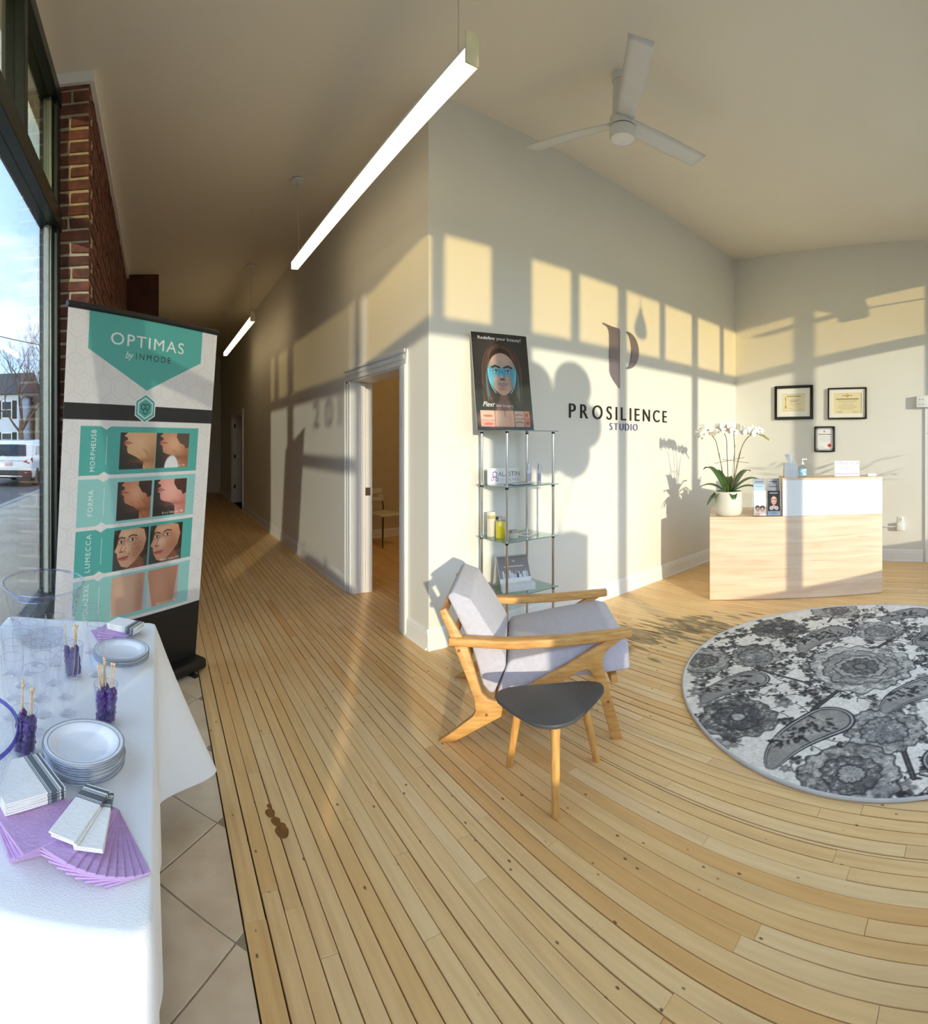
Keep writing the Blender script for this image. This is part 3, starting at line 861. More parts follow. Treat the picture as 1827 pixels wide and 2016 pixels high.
c = Cv(84, 108, (244, 243, 240))
for k in (4, 7): c.line([(k, k), (84-k, k), (84-k, 108-k), (k, 108-k)], 1.0, (90, 92, 100), closed=True)
for x, y in ((6, 6), (78, 6), (6, 102), (78, 102)): c.ell(x, y, 4.5, 4.5, (110, 112, 120), 0.8)
c.ell(42, 17, 5, 5, (60, 62, 70)).ell(44, 16, 4, 4, (244, 243, 240))
lines_of_print(c, [(32, .72)], 4, 80, (50, 52, 60), 24, 3.0)
lines_of_print(c, [(43, .8), (50, .6), (56, .8), (64, .5)], 12, 72, (120, 122, 128), 8)
lines_of_print(c, [(92, .9)], 14, 40, (120, 122, 128), 9)
c.ell(63, 84, 8, 8, (206, 38, 40)).ell(63, 84, 5, 5, (226, 70, 66))
framed(2.118, 1.842, 1.374, 1.70, 0.016, M_fblack, c, 'small portrait certificate with a red seal in a black frame', mat_w=0.0)

# ---- outlet with a plug-in adapter and its cord, and a small wall unit at the right edge
t = thing('wall_outlet', 'white wall outlet with plug-in adapter right of the reception desk', 'outlet', (X_R-0.002, 0.985, 0.43))
ob('cover_plate', MB().box(-0.006, 0, -0.04, 0.04, 0.0, 0.13), M_white, t, bevel=0.003)
ob('socket', MB().box(-0.009, -0.005, -0.018, 0.018, 0.075, 0.115), pm('socket_grey', (206, 206, 202), 0.5), t, bevel=0.002)
ob('adapter', MB().box(-0.062, -0.006, -0.05, 0.045, -0.04, 0.062), M_white, t, bevel=0.012)
pts = [(X_R-0.04, 1.03, 0.44), (X_R-0.05, 1.10, 0.435), (X_R-0.05, 1.25, 0.44), (X_R-0.06, 1.40, 0.44), (X_R-0.18, 1.6, 0.42), (X_R-0.4, 1.72, 0.36), (X_R-0.60, 1.72, 0.30)]
tag(ob('power_cord', MB().tube(pts, 0.006, 8), M_white, smooth=True), 'white power cord from the adapter to the reception desk', 'cord')
t = thing('wall_unit', 'small white wall box at the right edge, above the door casing', 'wall box', (X_R-0.002, 0.71, 1.93))
ob('housing', MB().box(-0.07, 0, -0.16, 0.07, 0.0, 0.145), M_white, t, bevel=0.006)
for yh_ in (0.022, -0.018):
    for zh_ in (0.03, 0.09):
        ob('grille_slot', MB().box(-0.0712, -0.07, yh_, yh_+0.01, zh_, zh_+0.01), M_black, t)

# ---- lettering on the wall
M_let = pm('black_bronze_letters', (46, 34, 30), 0.4, 0.3, var=0.1)
M_let2 = pm('violet_steel_letters', (118, 116, 160), 0.3, 0.5, var=0.05)
def wall_word(word, x0, x1, z0, capH, mat, label, off=0.0, nm='wall_lettering', th=0.012):
    t = thing(nm, label, 'lettering', (x0, Y_F, z0))
    parts = [text_mesh(ch, capH, th, off) for ch in word]
    gap = (x1-x0-sum(w for _, w in parts))/(len(word)-1)
    x = 0
    for mb, w in parts:
        o = ob('letter', mb, mat, t); o.location = (x, 0, 0); x += w+gap
    return t
wall_word('PROSILIENCE', 3.286, 4.808, 1.714, 0.132, M_let, 'dark raised wall lettering PROSILIENCE', off=-0.006)
wall_word('STUDIO', 3.837, 4.275, 1.614, 0.072, M_let2, 'small violet wall lettering STUDIO under the large name', off=-0.016)
# emblem: a tall flag-like stem and a crescent bowl
M_emb = pm('brushed_violet_metal', (156, 146, 156), 0.32, 0.6, var=0.08, scale=2)
t = thing('wall_emblem', 'brushed metal letter P emblem above the wall lettering', 'emblem', (3.733, Y_F, 2.03))
def outline_part(name, pts):
    return ob(name, MB().extr([(x, 0, z) for x, z in pts], (0, -0.018, 0)), M_emb, t)
stem = [(0.0, 0.60), (0.06, 0.592), (0.13, 0.585), (0.235, 0.583), (0.247, 0.570), (0.247, 0.0), (0.20, 0.035), (0.15, 0.075), (0.115, 0.12), (0.10, 0.16), (0.098, 0.50), (0.09, 0.545), (0.065, 0.575), (0.0, 0.593)]
outline_part('stem', stem)
bowl = []
for k in range(17):
    a = PI/2 - PI*k/16; bowl.append((0.37 + 0.185*math.cos(a), 0.39 + 0.185*math.sin(a)))
for k in range(17):
    a = -PI/2 + PI*k/16; bowl.append((0.355 + 0.085*math.cos(a)*(1 if abs(a) < 1.5 else 0.2), 0.39 + 0.178*math.sin(a)))
outline_part('bowl', bowl)
# ================================================================== furniture
M_oak = pm('honey_oak', (226, 172, 100), 0.42, col2=(196, 138, 72), scale=6, stretch=(1.5, 9, 9), bump=0.08, bscale=40)
M_oak_z = pm('honey_oak_upright', (228, 174, 98), 0.42, col2=(200, 140, 70), scale=6, stretch=(9, 9, 1.2), bump=0.08, bscale=40)
M_fab = pm('lilac_grey_fabric', (206, 200, 208), 0.9, var=0.05, scale=40, bump=0.35, bscale=420, sheen=0.3)
M_dkw = pm('dark_dowel', (150, 96, 48), 0.5)

# ---- lounge chair: z-shaped side frames, two loose cushions
ch = thing('lounge_chair', 'oak lounge chair with z-shaped sides and lilac-grey cushions', 'armchair', (1.587, 2.529, 0), math.atan2(-0.632, 0.775))
FRAME = [(-0.02, 0), (0.04, 0.042), (0.10, 0.091), (0.155, 0.135), (0.172, 0.165), (0.163, 0.225), (0.137, 0.298), (0.062, 0.484), (-0.012, 0.655),
         (0.02, 0.668), (0.13, 0.484), (0.186, 0.30), (0.203, 0.252), (0.235, 0.223), (0.27, 0.215), (0.306, 0.222), (0.552, 0.352), (0.758, 0.466), (0.835, 0.508),
         (0.91, 0.508), (0.84, 0.462), (0.808, 0.43), (0.805, 0.38), (0.837, 0.262), (0.907, 0.0), (0.852, 0.0), (0.801, 0.186), (0.765, 0.31), (0.75, 0.345),
         (0.729, 0.362), (0.69, 0.357), (0.552, 0.282), (0.341, 0.162), (0.207, 0.089), (0.10, 0.026), (0.055, 0.0)]
for s in (-1, 1):
    y = s*0.36
    def strip(name, idx, m):
        return ob(name, MB().extr([(FRAME[i][0], y-0.016, FRAME[i][1]) for i in idx], (0, 0.032, 0)), m, ch, bevel=0.005, seg=2)
    strip('side_frame', list(range(len(FRAME))), M_oak)
    # arm: a long board, slightly dished
    sec = [(0.035, 0.484, 0.030), (0.10, 0.486, 0.033), (0.33, 0.479, 0.037), (0.60, 0.488, 0.035), (0.85, 0.504, 0.031), (0.955, 0.510, 0.027)]
    arm = MB(); vs = []; fs = []
    for x, z, w in sec:
        vs += [(x, y-w, z), (x, y+w, z), (x, y+w, z+0.042), (x, y-w, z+0.042)]
    for i in range(len(sec)-1):
        a = i*4
        for k in range(4): fs.append((a+k, a+4+k, a+4+(k+1) % 4, a+(k+1) % 4))
    fs += [(0, 1, 2, 3), (len(vs)-1, len(vs)-2, len(vs)-3, len(vs)-4)]
    arm.add(vs, fs)
    bm_arm = ob('arm', arm, M_oak, ch, bevel=0.009, seg=3)
    for sx, sz in ((0.088, 0.462), (0.225, 0.148), (0.832, 0.195)):
        d = MB().lathe([(0.0001, 0), (0.0075, 0), (0.0075, 0.002), (0.0001, 0.003)], 12)
        o = ob('dowel_plug', d, M_dkw, ch); o.location = (sx, y + s*0.016, sz); o.rotation_euler = (-s*PI/2, 0, 0)
for x, z in ((0.28, 0.19), (0.87, 0.30)):
    ob('seat_rail', MB().box(x-0.018, x+0.018, -0.345, 0.345, z-0.03, z+0.012), M_oak, ch, bevel=0.004)
for x, z in ((0.005, 0.63), (0.06, 0.50), (0.125, 0.36)):
    ob('back_slat', MB().box(x-0.008, x+0.008, -0.345, 0.345, z-0.03, z+0.03), M_oak, ch, bevel=0.003)
def cushion(name, prof, y0, y1, r):
    return ob(name, MB().extr([(x, y0, z) for x, z in prof], (0, y1-y0, 0)), M_fab, ch, bevel=r, seg=5, angle=80)
cushion('back_cushion', [(0.022, 0.715), (0.05, 0.738), (0.14, 0.705), (0.235, 0.56), (0.315, 0.425), (0.322, 0.37), (0.262, 0.232), (0.238, 0.232), (0.205, 0.27), (0.15, 0.46)], -0.325, 0.325, 0.020)
cushion('seat_cushion', [(0.275, 0.225), (0.33, 0.385), (0.35, 0.405), (0.60, 0.455), (0.88, 0.495), (0.945, 0.475), (0.955, 0.33), (0.90, 0.325), (0.55, 0.305), (0.34, 0.23)], -0.335, 0.335, 0.022)

# ---- three-legged side table with a rounded triangular top
st = thing('side_table', 'small three-legged side table with dark grey rounded triangular top', 'table', (1.60, 1.69, 0))
def soft_triangle(pts, n=72, p=3.2):
    """corner-cutting of the triangle until it reads as a guitar pick"""
    P = [Vector(q) for q in pts]
    P = [q for i in range(3) for q in (P[i], P[i]*0.5+P[(i+1) % 3]*0.5 + (P[i]*0.5+P[(i+1) % 3]*0.5)*0.20)]
    for _ in range(4):
        Q = []
        for i in range(len(P)):
            a, b = P[i], P[(i+1) % len(P)]; Q += [a*0.70+b*0.30, a*0.30+b*0.70]
        P = Q
    return [(q.x, q.y) for q in P]
M_top = pm('charcoal_laminate', (74, 74, 76), 0.45, var=0.04)
top_pts = soft_triangle([(-0.208, -0.235), (-0.20, 0.24), (0.295, -0.085)])
ob('table_top', MB().extr([(x, y, 0.362) for x, y in top_pts], (0, 0, 0.018)), M_top, st, bevel=0.004, seg=2)
for (fx, fy), (tx, ty) in (((-0.156, -0.174), (-0.115, -0.13)), ((-0.092, 0.205), (-0.085, 0.13)), ((0.232, -0.048), (0.14, -0.03))):
    ob('leg', MB().tube([(fx, fy, 0), (tx, ty, 0.362)], [0.016, 0.021], 12), M_oak_z, st, smooth=True)

# ---- round rug with grey paisley and medallion print
RN = 600
def rug_canvas():
    c = Cv(RN, RN, (232, 224, 212))
    K = RN/2.6
    def pt(x, y): return ((x+1.3)*K, (1.3-y)*K)
    r = random.Random(3)
    dk, md, lt = (48, 46, 46), (120, 116, 111), (176, 170, 162)
    c.a += c.noise(5, 5, 2)[..., None]
    def vine(x, y, a, n, step=0.035):
        pts = []; curl = r.choice((-1, 1))*r.uniform(0.15, 0.4)
        for k in range(n):
            pts.append(pt(x, y)); x += step*math.cos(a); y += step*math.sin(a); a += curl; 
            if r.random() < 0.2: curl = -curl
            if r.random() < 0.8:
                la = a + r.choice((-1, 1))*r.uniform(0.6, 1.4); l = r.uniform(0.018, 0.032)
                ex, ey = pt(x+l*math.cos(la), y+l*math.sin(la))
                c.ell(ex, ey, l*K*0.7, l*K*0.3, dk if r.random() < 0.6 else md, 0.9, ang=-la, soft=0.3)
        c.line(pts, 1.3, dk, 0.9)
        ex, ey = pts[-1]
        for k in range(5):
            q = 2*PI*k/5; c.ell(ex+4.5*math.cos(q), ey+4.5*math.sin(q), 4, 3, md if k % 2 else dk, 0.85, ang=q, soft=0.4)
    for k in range(330):
        a = r.uniform(0, 2*PI); q = 1.25*math.sqrt(r.random())
        vine(q*math.cos(a), q*math.sin(a), r.uniform(0, 2*PI), r.randint(3, 8))
    for k in range(110):
        a = r.uniform(0, 2*PI); q = 1.27*math.sqrt(r.random()); x, y = pt(q*math.cos(a), q*math.sin(a)); s = r.uniform(4, 9)
        for j in range(6):
            t = 2*PI*j/6+a; c.ell(x+s*math.cos(t), y+s*math.sin(t), s*0.75, s*0.5, md if r.random() < 0.7 else dk, 0.8, ang=t, soft=0.5)
        c.ell(x, y, s*0.5, s*0.5, lt)
    def branch(p, q, w=7): 
        c.line([pt(*p), pt(*q)], w, dk, 0.92); c.line([pt(*p), pt(*q)], w*0.3, md, 0.5)
    tex = c.noise(1, 3, 5); tex2 = c.noise(1, 9, 6)
    def medal(x, y, R, n, tones, ph=0.0, sq=1.0):
        X, Y = pt(x, y); dx, dy = c.X-X, (c.Y-Y)/sq; d = np.hypot(dx, dy)/K; th = np.arctan2(dy, dx)
        for f, tone, al in tones:
            rr = R*f*(1 + 0.10*np.abs(np.sin(th*n/2+ph+f*3)) + 0.05*np.sin(th*3+f*5+x*9) + 0.03*np.sin(th*n*1.5))
            m = np.clip((rr-d)*K/1.4+0.5, 0, 1)
            c.put(np.clip((d-rr+0.016)*K/1.2, 0, 1)*m, (58, 58, 60), 0.8)
            inner = np.clip((rr-0.012-d)*K/1.4+0.5, 0, 1)
            c.put(inner*np.clip(0.8+0.3*tex+0.25*tex2, 0, 1), tone, al)
            pet = inner*(np.sin(th*n+f*9)*np.sin(d/R*22+f*5) > 0.35)
            c.put(pet*np.clip(0.5+0.6*tex2, 0, 1), (60, 60, 62), 0.5)
    def paisley(x, y, tx, ty, w, tone=(150, 145, 138)):
        ax, ay = tx-x, ty-y; L = math.hypot(ax, ay); ux, uy = ax/L, ay/L; nx, ny = -uy, ux
        for sc, col, al in ((1.0, (44, 44, 46), 0.95), (0.93, (180, 176, 172), 1), (0.86, (60, 60, 62), 0.9), (0.80, tone, 1)):
            for k in range(26):
                t = k/25; cx = x - ux*w*0.25 + ux*L*t + nx*0.35*w*(t**2)*3.0*t; cy = y - uy*w*0.25 + uy*L*t + ny*0.35*w*(t**2)*3.0*t
                rad = w*(math.sqrt(max(0.0, 1-t))*0.95+0.05)*sc - (1-sc)*0.02
                X, Y = pt(cx, cy); c.ell(X, Y, max(1.2, rad*K), max(1.2, rad*K), col, al, soft=0.04)
        for k in range(90):
            t = r.random()*0.8-0.1; q = r.uniform(-0.6, 0.6)*w*(1-t)
            X, Y = pt(x+ux*L*t+nx*q, y+uy*L*t+ny*q); c.ell(X, Y, r.uniform(3, 8), r.uniform(1.5, 3), dk if r.random() < 0.6 else lt, 0.8, ang=r.uniform(0, 3), soft=0.4)
    branch((-0.28, 0.78), (-0.10, 0.87)); branch((-0.30, 0.75), (-0.36, 0.40), 5); branch((-0.38, 0.20), (-0.66, 0.28)); branch((0.12, 1.22), (0.45, 0.93), 5)
    branch((0.30, 0.10), (0.62, -0.03)); branch((-0.80, 0.05), (-0.75, -0.1), 5); branch((-0.75, -0.2), (-1.12, -0.34)); branch((0.50, 0.6), (0.66, 0.2), 4)
    branch((0.2, -0.2), (0.3, -0.8), 6); branch((0.9, 0.3), (1.1, -0.05), 5); branch((0.72, 0.60), (1.05, 0.6), 5)
    G = (150, 145, 138); D = (92, 89, 86); LG = (186, 180, 171)
    medal(-0.04, 0.15, 0.33, 12, ((1, LG, 0.9), (0.74, G, 0.9), (0.50, LG, 0.8), (0.36, D, 0.95), (0.14, G, 0.9)))
    medal(0.45, 0.93, 0.20, 10, ((1, D, 0.95), (0.62, (78, 78, 79), 0.95), (0.2, (204, 200, 194), 1)))
    medal(-0.88, 0.63, 0.20, 10, ((1, D, 0.95), (0.62, (82, 82, 83), 0.95), (0.22, (204, 200, 194), 1)))
    medal(-0.10, 0.88, 0.17, 14, ((1, G, 0.9), (0.7, (124, 123, 122), 0.7)))
    medal(0.63, 0.15, 0.19, 14, ((1, G, 0.9), (0.6, (128, 127, 126), 0.7)))
    medal(-0.76, -0.14, 0.20, 14, ((1, G, 0.9), (0.6, (126, 125, 124), 0.7)))
    medal(-0.34, 1.17, 0.19, 10, ((1, G, 0.9), (0.55, D, 0.9)))
    medal(1.03, 0.62, 0.20, 12, ((1, G, 0.9), (0.55, D, 0.8)))
    medal(-1.14, -0.06, 0.22, 12, ((1, G, 0.9), (0.6, D, 0.9), (0.3, LG, 0.9)))
    medal(0.25, -0.75, 0.3, 12, ((1, LG, 0.9), (0.7, G, 0.9), (0.35, D, 0.9)))
    medal(-0.6, -0.85, 0.2, 10, ((1, D, 0.9), (0.3, LG, 0.9))); medal(0.85, -0.55, 0.2, 10, ((1, D, 0.9), (0.3, LG, 0.9)))
    paisley(0.50, 0.50, 0.12, 0.74, 0.135); paisley(-0.46, 0.77, -0.80, 0.99, 0.115); paisley(-0.76, 0.18, -1.17, 0.44, 0.14)
    paisley(-0.25, -0.32, -0.5, 0.0, 0.13); paisley(1.10, -0.05, 0.95, 0.25, 0.13); paisley(-0.95, -0.5, -0.7, -0.75, 0.12); paisley(0.5, -0.25, 0.8, -0.3, 0.12)
    c.a += (c.noise(9, 3, 9) + c.noise(6, 16, 10))[..., None]
    return c
rug = thing('round_rug', 'large round light grey rug with dark paisley and medallion print', 'rug', (3.42, 0.63, 0.0))
def disc_map(u, v):
    # square canvas cells squeezed onto the round rug; print keeps its place in the middle
    a = (u*2-1); b = (1-v*2); r0 = np.hypot(a, b); lim = np.maximum(r0, 1.0)
    x, y = 1.3*a/lim, 1.3*b/lim
    return x, y, np.full_like(x, 0.0105)
rs = sheet('pile', rug_canvas(), disc_map, rug, print_mat('rug_pile', 0.95))
ob('backing', MB().lathe([(0.0001, 0.001), (1.305, 0.001), (1.306, 0.006), (1.304, 0.0095), (1.0, 0.0098), (0.0001, 0.0098)], 96), pm('rug_backing', (170, 166, 162), 0.9), rug, smooth=True)
ring = [(1.303*math.cos(2*PI*k/120), 1.303*math.sin(2*PI*k/120), 0.0085) for k in range(121)]
ob('bound_edge', MB().tube(ring, 0.0085, 8, cap=False), pm('rug_edge', (214, 211, 208), 0.9, bump=0.3, bscale=200), rug, smooth=True)

# ---- reception desk
M_dw = bpy.data.materials.new('pale_oak_laminate'); M_dw.use_nodes = True
def setup_desk_wood(m):
    nt = m.node_tree; b = nt.nodes['Principled BSDF']; N = nt.nodes.new; L = nt.links.new
    tc = N('ShaderNodeTexCoord')
    def nz(st, sc, dist, det=6):
        mp = N('ShaderNodeMapping'); mp.inputs['Scale'].default_value = st; L(tc.outputs['Object'], mp.inputs[0])
        n = N('ShaderNodeTexNoise'); n.inputs['Scale'].default_value = sc; n.inputs['Distortion'].default_value = dist; n.inputs['Detail'].default_value = det
        L(mp.outputs[0], n.inputs['Vector']); return n.outputs[0]
    rp = N('ShaderNodeValToRGB'); el = rp.color_ramp.elements
    el[0].position = 0.3; el[0].color = (*lin((222, 190, 156)), 1); el[1].position = 0.62; el[1].color = (*lin((238, 212, 182)), 1)
    L(nz((0.5, 1, 6), 3.0, 0.8), rp.inputs[0])
    mx = N('ShaderNodeMix'); mx.data_type = 'RGBA'
    r2 = N('ShaderNodeMapRange'); r2.inputs[1].default_value = 0.62; r2.inputs[2].default_value = 0.72; r2.inputs[4].default_value = 0.6
    L(nz((1.2, 2, 30), 2.0, 0.4, 3), r2.inputs[0]); L(r2.outputs[0], mx.inputs['Factor'])
    L(rp.outputs[0], mx.inputs['A']); mx.inputs['B'].default_value = (*lin((206, 162, 126)), 1)
    L(mx.outputs['Result'], b.inputs['Base Color']); b.inputs['Roughness'].default_value = 0.45
setup_desk_wood(M_dw); MATS['pale_oak_laminate'] = M_dw
M_dwhite = pm('white_laminate', (246, 244, 240), 0.35, var=0.01)
DRZ = math.atan2(-0.88, 0.476)
desk = thing('reception_desk', 'pale oak reception desk with white raised front', 'desk', (4.31, 2.44, 0), DRZ)
DL, DD, DZ = 1.685, 0.72, 0.79
ob('front_panel', MB().box(0, DL, 0, 0.025, 0.004, DZ-0.022), M_dw, desk, bevel=0.0015, seg=1)
ob('side_panel', MB().box(0, 0.025, 0.026, DD, 0.004, DZ-0.022), M_dw, desk, bevel=0.0015, seg=1)
ob('side_panel', MB().box(DL-0.025, DL, 0.026, DD, 0.004, DZ-0.022), M_dw, desk, bevel=0.0015, seg=1)
ob('counter_top', MB().box(0, DL, 0, DD, DZ-0.022, DZ), M_dw, desk, bevel=0.0015, seg=1)
ob('raised_panel', MB().box(0.692, DL, 0.0, 0.022, DZ+0.001, 1.136), M_dwhite, desk, bevel=0.0015, seg=1)
ob('raised_side', MB().box(0.692, 0.712, 0.023, 0.32, DZ+0.001, 1.136), M_dw, desk, bevel=0.001, seg=1)
ob('raised_side', MB().box(DL-0.02, DL, 0.023, 0.32, DZ+0.001, 1.136), M_dwhite, desk, bevel=0.001, seg=1)
ob('raised_top', MB().box(0.690, DL+0.001, -0.002, 0.33, 1.136, 1.155), M_dw, desk, bevel=0.001, seg=1)
def desk_pt(x, y, z): return (4.31 + 0.476*x + 0.88*y, 2.44 - 0.88*x + 0.476*y, z)
def desk_local(X, Y):
    a, b = X-4.31, Y-2.44
    return 0.476*a-0.88*b, 0.88*a+0.476*b
# ================================================================== glass shelf tower and what stands on it
M_chrome = pm('chrome_tube', (210, 205, 198), 0.16, 1.0, var=0.02)
M_shelf = clear_mat('shelf_glass', (0.90, 0.96, 0.94), edge=(0.45, 0.62, 0.56))
M_gedge = pm('glass_edge_green', (120, 150, 140), 0.2)
SX0, SX1, SY0, SY1 = 2.283, 2.730, 2.894, 3.20
SZ = (0.03, 0.40, 0.788, 1.178, 1.578)
tw = thing('shelf_tower', 'glass shelf tower on four chrome posts by the lettered wall', 'shelf', (SX0, SY0, 0))
W, Dp = SX1-SX0, SY1-SY0
for x in (0, W):
    for y in (0, Dp):
        p = ob('post', MB().tube([(x, y, 0.0), (x, y, SZ[-1])], 0.0095, 14), M_chrome, tw, smooth=True)
        for z in SZ:
            ob('clamp', MB().lathe([(0.012, -0.012), (0.0125, 0.002)], 14, (x, y, z-0.004)), M_black, p, smooth=True)
for z in SZ:
    sh = ob('shelf', MB().box(-0.028, W+0.028, -0.028, Dp+0.028, z, z+0.006), M_shelf, tw)
    ob('edge', MB().box(-0.0285, W+0.0285, -0.0292, -0.0282, z, z+0.006), M_gedge, sh)
PM_ = print_mat('printed_paper', 0.6)
PG_ = print_mat('glossy_print', 0.25, 0.3)
Z2, Z3, Z4, Z5 = SZ[3]+0.0062, SZ[2]+0.0062, SZ[1]+0.0062, SZ[4]+0.0062

# ---- portrait painter used by printed matter
def front_face(c, cx, cy, s, skin=(222, 170, 140), dark=(150, 98, 76), hair=None, clip=None):
    """frontal face, s = half face width in cells"""
    t = (c.Y-cy)/s
    f = np.where(t < 0, np.sqrt(np.clip(1-((t)/1.28)**2, 0, 1)), np.clip(1-np.clip(t/1.52, 0, 1)**2.3, 0, 1)**0.72)
    m = np.clip((f-np.abs(c.X-cx)/s)*s/1.2+0.5, 0, 1)*(t > -1.3)*(t < 1.53)
    if clip is not None: m = m*clip
    fm = m.astype(np.float32); c.put(fm, skin)
    c.glow(cx-0.85*s, cy+0.35*s, 0.30*s, 0.9*s, dark, 0.6, clip=fm); c.glow(cx+0.85*s, cy+0.35*s, 0.34*s, 0.9*s, dark, 0.7, clip=fm)
    c.glow(cx, cy-0.75*s, 0.5*s, 0.3*s, tuple(min(255, v+22) for v in skin), 0.6, clip=fm); c.glow(cx-0.48*s, cy+0.42*s, 0.22*s, 0.22*s, tuple(min(255, v+20) for v in skin), 0.6, clip=fm)
    c.glow(cx, cy+1.08*s, 0.25*s, 0.10*s, dark, 0.35, clip=fm)
    for q in (-1, 1):
        c.line([(cx+q*0.68*s, cy-0.28*s), (cx+q*0.42*s, cy-0.40*s), (cx+q*0.16*s, cy-0.30*s)], 0.11*s, (50, 34, 28), 0.9, clip=clip)
        c.glow(cx+q*0.42*s, cy-0.1*s, 0.3*s, 0.14*s, dark, 0.7, clip=clip)
        c.ell(cx+q*0.42*s, cy-0.08*s, 0.2*s, 0.085*s, (240, 236, 232), soft=0.2, clip=clip)
        c.ell(cx+q*0.42*s, cy-0.08*s, 0.09*s, 0.09*s, (46, 60, 70), soft=0.2, clip=clip)
        c.line([(cx+q*0.64*s, cy-0.06*s), (cx+q*0.42*s, cy-0.17*s), (cx+q*0.2*s, cy-0.06*s)], 0.05*s, (36, 24, 22), 0.9, clip=clip)
        c.ell(cx+q*0.1*s, cy+0.47*s, 0.05*s, 0.035*s, (70, 40, 34), 0.8, soft=0.5, clip=clip)
    c.glow(cx+0.14*s, cy+0.2*s, 0.08*s, 0.32*s, dark, 0.5, clip=clip); c.glow(cx-0.03*s, cy+0.25*s, 0.06*s, 0.3*s, (250, 220, 200), 0.5, clip=clip)
    c.glow(cx, cy+0.5*s, 0.22*s, 0.07*s, dark, 0.5, clip=clip)
    c.ell(cx, cy+0.78*s, 0.30*s, 0.07*s, (170, 84, 84), soft=0.4, clip=clip); c.ell(cx, cy+0.87*s, 0.26*s, 0.09*s, (196, 108, 104), soft=0.4, clip=clip)
    c.line([(cx-0.3*s, cy+0.81*s), (cx, cy+0.83*s), (cx+0.3*s, cy+0.81*s)], 0.035*s, (96, 40, 42), 0.9, clip=clip)

# ---- poster board leaning back on an easel foot, on the top shelf
PW, PH = 190, 300
c = Cv(PW, PH, (36, 33, 34))
c.glow(95, 60, 90, 80, (66, 60, 58), 0.8)
def arc3(p0, p1, p2, n=9): return [((1-t)**2*p0[0]+2*t*(1-t)*p1[0]+t*t*p2[0], (1-t)**2*p0[1]+2*t*(1-t)*p1[1]+t*t*p2[1]) for t in [i/n for i in range(n+1)]]
c.ell(95, 226, 30, 46, (132, 94, 82), soft=0.25); c.ell(95, 266, 96, 26, (140, 100, 88), 0.85, soft=0.6)
c.ell(95, 104, 62, 70, (52, 37, 31), soft=0.12); c.ell(56, 168, 28, 66, (44, 32, 28), soft=0.35); c.ell(134, 168, 28, 66, (40, 29, 26), soft=0.35)
r = random.Random(21)
for k in range(150):
    q = -1 if k % 2 else 1; b0 = r.uniform(34, 46); x = 95+q*r.uniform(40, 66); ye = 190+r.uniform(0, 44)
    cl_ = r.choice(((104, 76, 60), (84, 60, 48), (34, 25, 23), (120, 90, 72), (60, 44, 37)))
    c.line(arc3((95+q*r.uniform(0, 14), b0), (x, b0+4), (x+q*r.uniform(-4, 4), 130)) + arc3((x, 130), (x+q*r.uniform(-4, 12), 165), (95+q*r.uniform(34, 66), ye)), 1.2, cl_, 0.5)
front_face(c, 95, 122, 47, (196, 156, 138), (96, 68, 60))
tt = (c.Y-122)/47; ff = np.where(tt < 0, np.sqrt(np.clip(1-(tt/1.28)**2, 0, 1)), np.clip(1-np.clip(tt/1.52, 0, 1)**2.3, 0, 1)**0.72)
face = np.clip((ff-np.abs(c.X-95)/47)*30+0.5, 0, 1).astype(np.float32)
c.glow(95, 121, 50, 13, (34, 156, 206), 0.85, clip=face); c.glow(55, 148, 11, 36, (70, 200, 236), 0.8, clip=face); c.glow(136, 146, 10, 38, (60, 190, 230), 0.8, clip=face); c.glow(95, 90, 30, 14, (110, 150, 166), 0.3, clip=face)
for q in (-1, 1):
    c.ell(95+q*20, 119, 8, 3.4, (196, 240, 250), soft=0.3); c.ell(95+q*20, 119, 3.6, 3.6, (24, 96, 136), soft=0.3); c.ell(95+q*20, 119, 1.6, 1.6, (10, 24, 34), soft=0.3)
    c.line([(95+q*29, 119), (95+q*20, 114.5), (95+q*10, 120)], 1.7, (16, 30, 40), 0.9)
    c.line([(95+q*46, 112), (95+q*45, 144), (95+q*38, 168), (95+q*25, 186)], 2.4, (110, 226, 250), 0.9)
    for k in range(6): c.line([(95+q*3, 112+4*k), (95+q*38, 106+9*k)], 0.8, (140, 232, 250), 0.3, clip=face)
    c.line([(95+q*35, 107), (95+q*22, 101), (95+q*8, 106)], 3.6, (32, 28, 28), 0.9)
    for k in range(12): c.line([(95+q*(44+k*0.9), 96+3*k), (95+q*(52+k*0.3), 140+3*k), (95+q*(46+k*0.6), 190+2*k)], 1.1, (64, 150, 180), 0.35)
c.ell(95, 143, 7, 3.5, (38, 40, 56), 0.6, soft=0.6)
c.text('Redefine your beauty!', 95, 21, 9.5, (240, 240, 240), center=True, width=146)
c.text('Plexr', 24, 228, 15, (250, 250, 250), shear=0.35, width=40); c.text('Soft Surgery', 68, 228, 7.5, (236, 236, 236), width=56)
y0 = 240
c.rect(14, y0, 60, 268, (226, 178, 158)).rect(14, 269, 60, 288, (218, 160, 140)).ell(38, 256, 16, 3.5, (188, 104, 96), soft=0.4).ell(38, 280, 16, 4, (200, 110, 106), soft=0.4)
c.rect(62, y0, 124, 288, (224, 174, 146)).line([(94, y0), (95, 258)], 2.4, (120, 70, 50), 0.7)
c.glow(78, 262, 8, 22, (244, 208, 184), 0.7); c.glow(112, 266, 8, 22, (204, 150, 122), 0.6)
c.rect(127, y0, 158, 262, (206, 166, 146)).rect(127, 264, 158, 288, (196, 158, 142)).line([(130, 254), (142, 250), (154, 254)], 2, (84, 54, 46)).line([(130, 276), (142, 272), (154, 276)], 2, (84, 54, 46))
